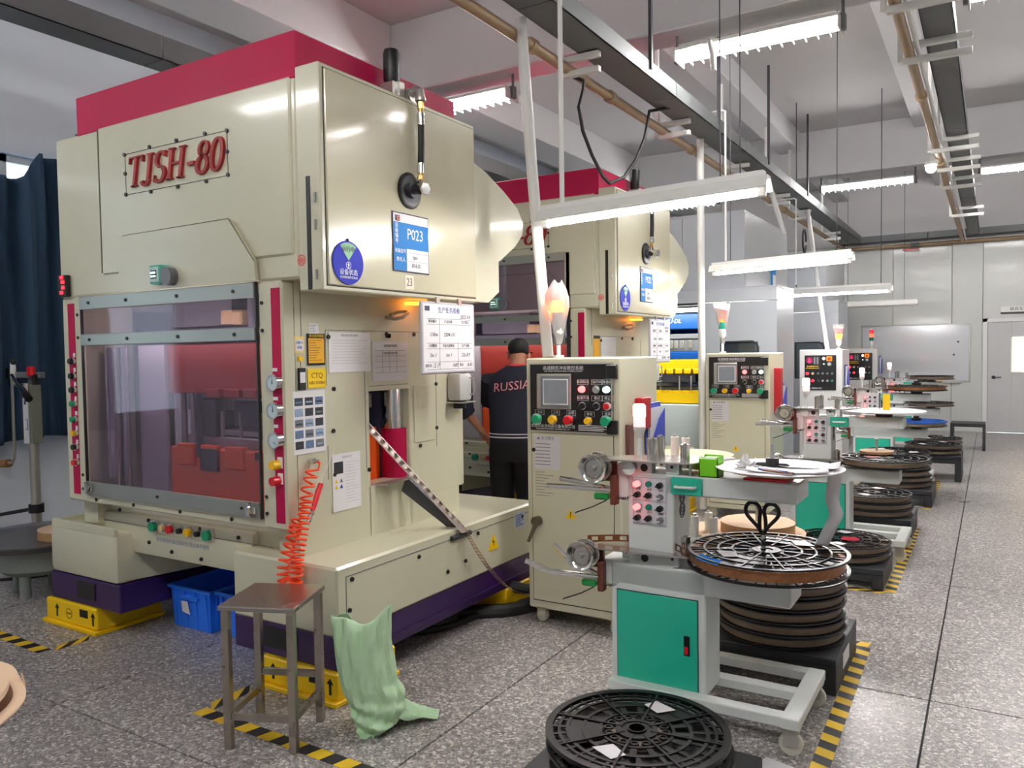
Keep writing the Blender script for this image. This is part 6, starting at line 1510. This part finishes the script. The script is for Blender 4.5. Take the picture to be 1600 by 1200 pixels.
# ================================================================== PEOPLE
skin = mat('skin', (188, 132, 104), .5, var=.06); hairm = mat('black_hair', (18, 16, 17), .7, var=.2, scale=80)
shirt = mat('navy_shirt', (17, 20, 38), .85, var=.1, scale=8); trous = mat('black_trousers', (13, 13, 16), .85, var=.1)
def person(x, y, yaw, label, arms, lettering=False, lean=.12):
    """yaw: direction faced (0 = +Y).  A lofted body with clothing as its children."""
    T = thing('person', label, 'person', (x, y, 0))
    f = Vector((-math.sin(yaw), math.cos(yaw), 0)); r = Vector((f.y, -f.x, 0)); O = Vector((x, y, 0))
    def W(u, d, z): return O+r*u+f*d+Vector((0, 0, z))
    def dz(z): return lean*max(0, z-.95)**1.15*1.6
    def loft(b, secs, n=28, mi=0):
        rows = []
        for (z, hw, hd, du, dd) in secs:
            rows.append([W(du+hw*math.copysign(abs(math.cos(2*PI*k/n))**.85, math.cos(2*PI*k/n)), dd+dz(z)+hd*math.copysign(abs(math.sin(2*PI*k/n))**.85, math.sin(2*PI*k/n)), z) for k in range(n)])
        b.grid(rows, mi, True)
        for rw, fl_ in ((rows[0], 1), (rows[-1], 0)):
            c = sum((Vector(p) for p in rw), Vector())/len(rw); vs = [b.bm.verts.new(p) for p in rw]; cv = b.bm.verts.new(c)
            for k in range(n): b.bm.faces.new((vs[k], vs[(k+1) % n], cv)).material_index = mi
    # body: head, neck, torso, arms and legs as one skinned mesh
    me = bpy.data.meshes.new('body'); V = []; E = []; RAD = []
    def add(p, rad, par=None):
        V.append(p); RAD.append(rad); i = len(V)-1
        if par is not None: E.append((par, i))
        return i
    pel = add(W(0, 0, .98), (.13, .09)); sp = add(W(0, dz(1.2), 1.2), (.13, .085), pel); ch = add(W(0, dz(1.36), 1.36), (.15, .085), sp)
    nk = add(W(0, dz(1.46)+.02, 1.46), (.055, .055), ch); hd0 = add(W(0, dz(1.5)+.05, 1.52), (.062, .068), nk)
    hd1 = add(W(0, dz(1.55)+.06, 1.59), (.074, .092), hd0); add(W(0, dz(1.6)+.055, 1.655), (.062, .075), hd1)
    for s in (-1, 1):
        h_ = add(W(s*.095, 0, .92), (.09, .09), pel); k_ = add(W(s*.10, .03, .50), (.058, .058), h_); a_ = add(W(s*.105, -.02, .09), (.04, .04), k_)
        add(W(s*.115, .12, .04), (.035, .03), a_)
    hands = []
    for s, pts in zip((-1, 1), arms):
        sh = add(W(s*.18, dz(1.37), 1.365), (.045, .045), ch)
        el = add(W(*pts[0]), (.042, .042), sh); wr = add(W(*pts[1]), (.028, .024), el)
        dirv = (Vector(W(*pts[1]))-Vector(W(*pts[0]))).normalized()
        pm = add(Vector(W(*pts[1]))+dirv*.07, (.038, .018), wr); hands.append((Vector(W(*pts[1])), dirv, pm, s))
    for wr_, dv, pm, s in hands:
        side = dv.cross(Vector((0, 0, 1))); side = side.normalized() if side.length > .1 else r
        dn = Vector((0, 0, -1))
        for q, L_ in ((-1.5, .065), (-.5, .08), (.5, .085), (1.5, .07)):
            a = add(wr_+dv*.085+side*q*.017, (.009, .009), pm); b_ = add(wr_+dv*(.085+L_*.55)+side*q*.018+dn*.012, (.008, .008), a); add(wr_+dv*(.085+L_*.85)+side*q*.018+dn*.035, (.007, .007), b_)
        a = add(wr_+dv*.035+side*s*-.035, (.011, .011), pm); add(wr_+dv*.07+side*s*-.05+dn*.015, (.009, .009), a)
    me.from_pydata([tuple(v) for v in V], E, []); me.materials.append(skin)
    o = bpy.data.objects.new('body', me); COL.objects.link(o)
    sk_ = o.modifiers.new('skin', 'SKIN'); o.modifiers.new('sub', 'SUBSURF').levels = 1
    o.modifiers['sub'].render_levels = 2
    for i, q in enumerate(me.skin_vertices[0].data): q.radius = RAD[i]; q.use_root = (i == 0)
    me.transform(Matrix.Translation(-O)); o.parent = T; WO[o.name] = O.copy()
    # hair, ear, glasses
    b = B(); hc = W(0, dz(1.6)+.045, 1.63)
    b.ball(hc, .088, (.94, 1.08, .95), n=24)
    for v in list(b.bm.verts):
        q = v.co-Vector(hc)
        if q.dot(f) > .02 and q.z < .05: v.co = Vector(hc)+q*.72
        if q.z < .0: v.co = Vector(hc)+Vector((q.x*(1+q.z*2.0), q.y*(1+q.z*2.0), q.z*1.05))
    obj('hair', b, hairm, T)
    for s in (-1, 1): obj('ear', B().ball(W(s*.084, dz(1.57)+.05, 1.575), .026, (.45, .7, 1.1), n=12), skin, T)
    b = B().tube([W(-.09, dz(1.58)+.03, 1.60), W(-.09, dz(1.58)+.14, 1.595), W(-.05, dz(1.58)+.155, 1.585), W(.05, dz(1.58)+.155, 1.585), W(.09, dz(1.58)+.14, 1.595), W(.09, dz(1.58)+.03, 1.60)], .004, 6)
    obj('glasses', b, black, T)
    b = B(); b.ball(W(0, dz(1.55)+.150, 1.565), .014, (1, 1, 1.4), n=10); obj('nose', b, skin, T)
    b = B(); b.ball(W(-.03, dz(1.58)+.132, 1.592), .010, n=8).ball(W(.03, dz(1.58)+.132, 1.592), .010, n=8); obj('eyes', b, whitei, T)
    b = B(); b.box(*[v for pr_ in zip(W(-.022, dz(1.5)+.128, 1.530), W(.022, dz(1.5)+.140, 1.535)) for v in pr_]); obj('mouth', b, mat('lips', (150, 82, 76), .5, var=0), T)
    # shirt
    b = B()
    loft(b, [(.93, .185, .125, 0, -.0), (1.0, .185, .128, 0, 0), (1.1, .19, .13, 0, 0), (1.22, .205, .132, 0, 0), (1.32, .225, .13, 0, 0), (1.39, .225, .118, 0, 0), (1.43, .195, .104, 0, .005), (1.462, .14, .094, 0, .014), (1.488, .098, .088, 0, .024), (1.50, .088, .082, 0, .032)])
    for s, pts in zip((-1, 1), arms):
        a, e = W(s*.185, dz(1.39), 1.395), Vector(W(*pts[0])); w_ = Vector(W(*pts[1])); b.tube([a, a.lerp(e, .5), e, e.lerp(w_, .22)], [.092, .082, .070, .064], 16)
    obj('shirt', b, shirt, T)
    obj('collar', B().lathe([(.084, 0), (.086, .012), (.076, .024), (.070, .01)], W(0, dz(1.49)+.03, 1.488), ZA, 24, 0, True), mat('collar_pink', (214, 60, 76), .7, var=0), T)
    b = B()
    for z, t_ in ((.985, .007), (.96, .009)):
        rows = []
        for zz, g in ((z, .0), (z, .004), (z+t_, .004), (z+t_, 0)):
            rows.append([W((.186+g)*math.copysign(abs(math.cos(2*PI*k/36))**.85, math.cos(2*PI*k/36)), (.128+g)*math.copysign(abs(math.sin(2*PI*k/36))**.85, math.sin(2*PI*k/36))+dz(zz), zz) for k in range(36)])
        b.grid(rows, 0, True)
    obj('hem_stripes', b, mat('stripe_white', (220, 214, 222), .7, var=0), T)
    b = B()
    loft(b, [(.78, .19, .13, 0, 0), (.86, .19, .132, 0, 0), (.95, .178, .122, 0, 0)])
    for s in (-1, 1): loft(b, [(.06, .065, .075, s*.105, -.01), (.1, .07, .08, s*.105, -.01), (.5, .085, .09, s*.10, .02), (.80, .10, .12, s*.09, .005)], 18)
    obj('trousers', b, trous, T)
    for s in (-1, 1): obj('shoe', B().ball(W(s*.112, .07, .045), .05, (1, 1, .9), n=14).box(*[v for pr_ in zip(W(s*.112-.04, -.06, .0), W(s*.112+.04, .1, .03)) for v in pr_]), black, T)
    if lettering:
        # print follows the curve of the back
        for txt, zc, sz in (('RUSSIA', 1.345, .092),):
            b = B().text(txt, sz, (0, 0, 0), XA, ZA, ext=.0)
            for v in b.bm.verts:
                u = v.co.x*1.0; z = zc+v.co.z+.10*u
                hw, hd = .225, .130
                cc = min(1, abs(u)/hw)**(1/.85); ss = math.sqrt(max(0, 1-cc*cc))**.85
                v.co = W(u, dz(z)-hd*ss-.010, z)
            obj('back_print', b, mat('print_pink', (236, 150, 160), .7, var=0), T, smooth=False)
    return T
person(-3.11, 5.12, .30, 'person in a dark blue shirt lettered RUSSIA seen from behind at the second press', (((-.24, .18, 1.22), (-.16, .42, 1.18)), ((.26, .15, 1.18), (.18, .40, 1.10))), True, .16)
person(-3.72, 4.98, -.15, 'person mostly hidden behind the first press with one arm reaching to the second press', (((-.25, .1, 1.15), (-.22, .3, 1.0)), ((.25, .05, 1.16), (.29, .16, 1.02))), False, .1)
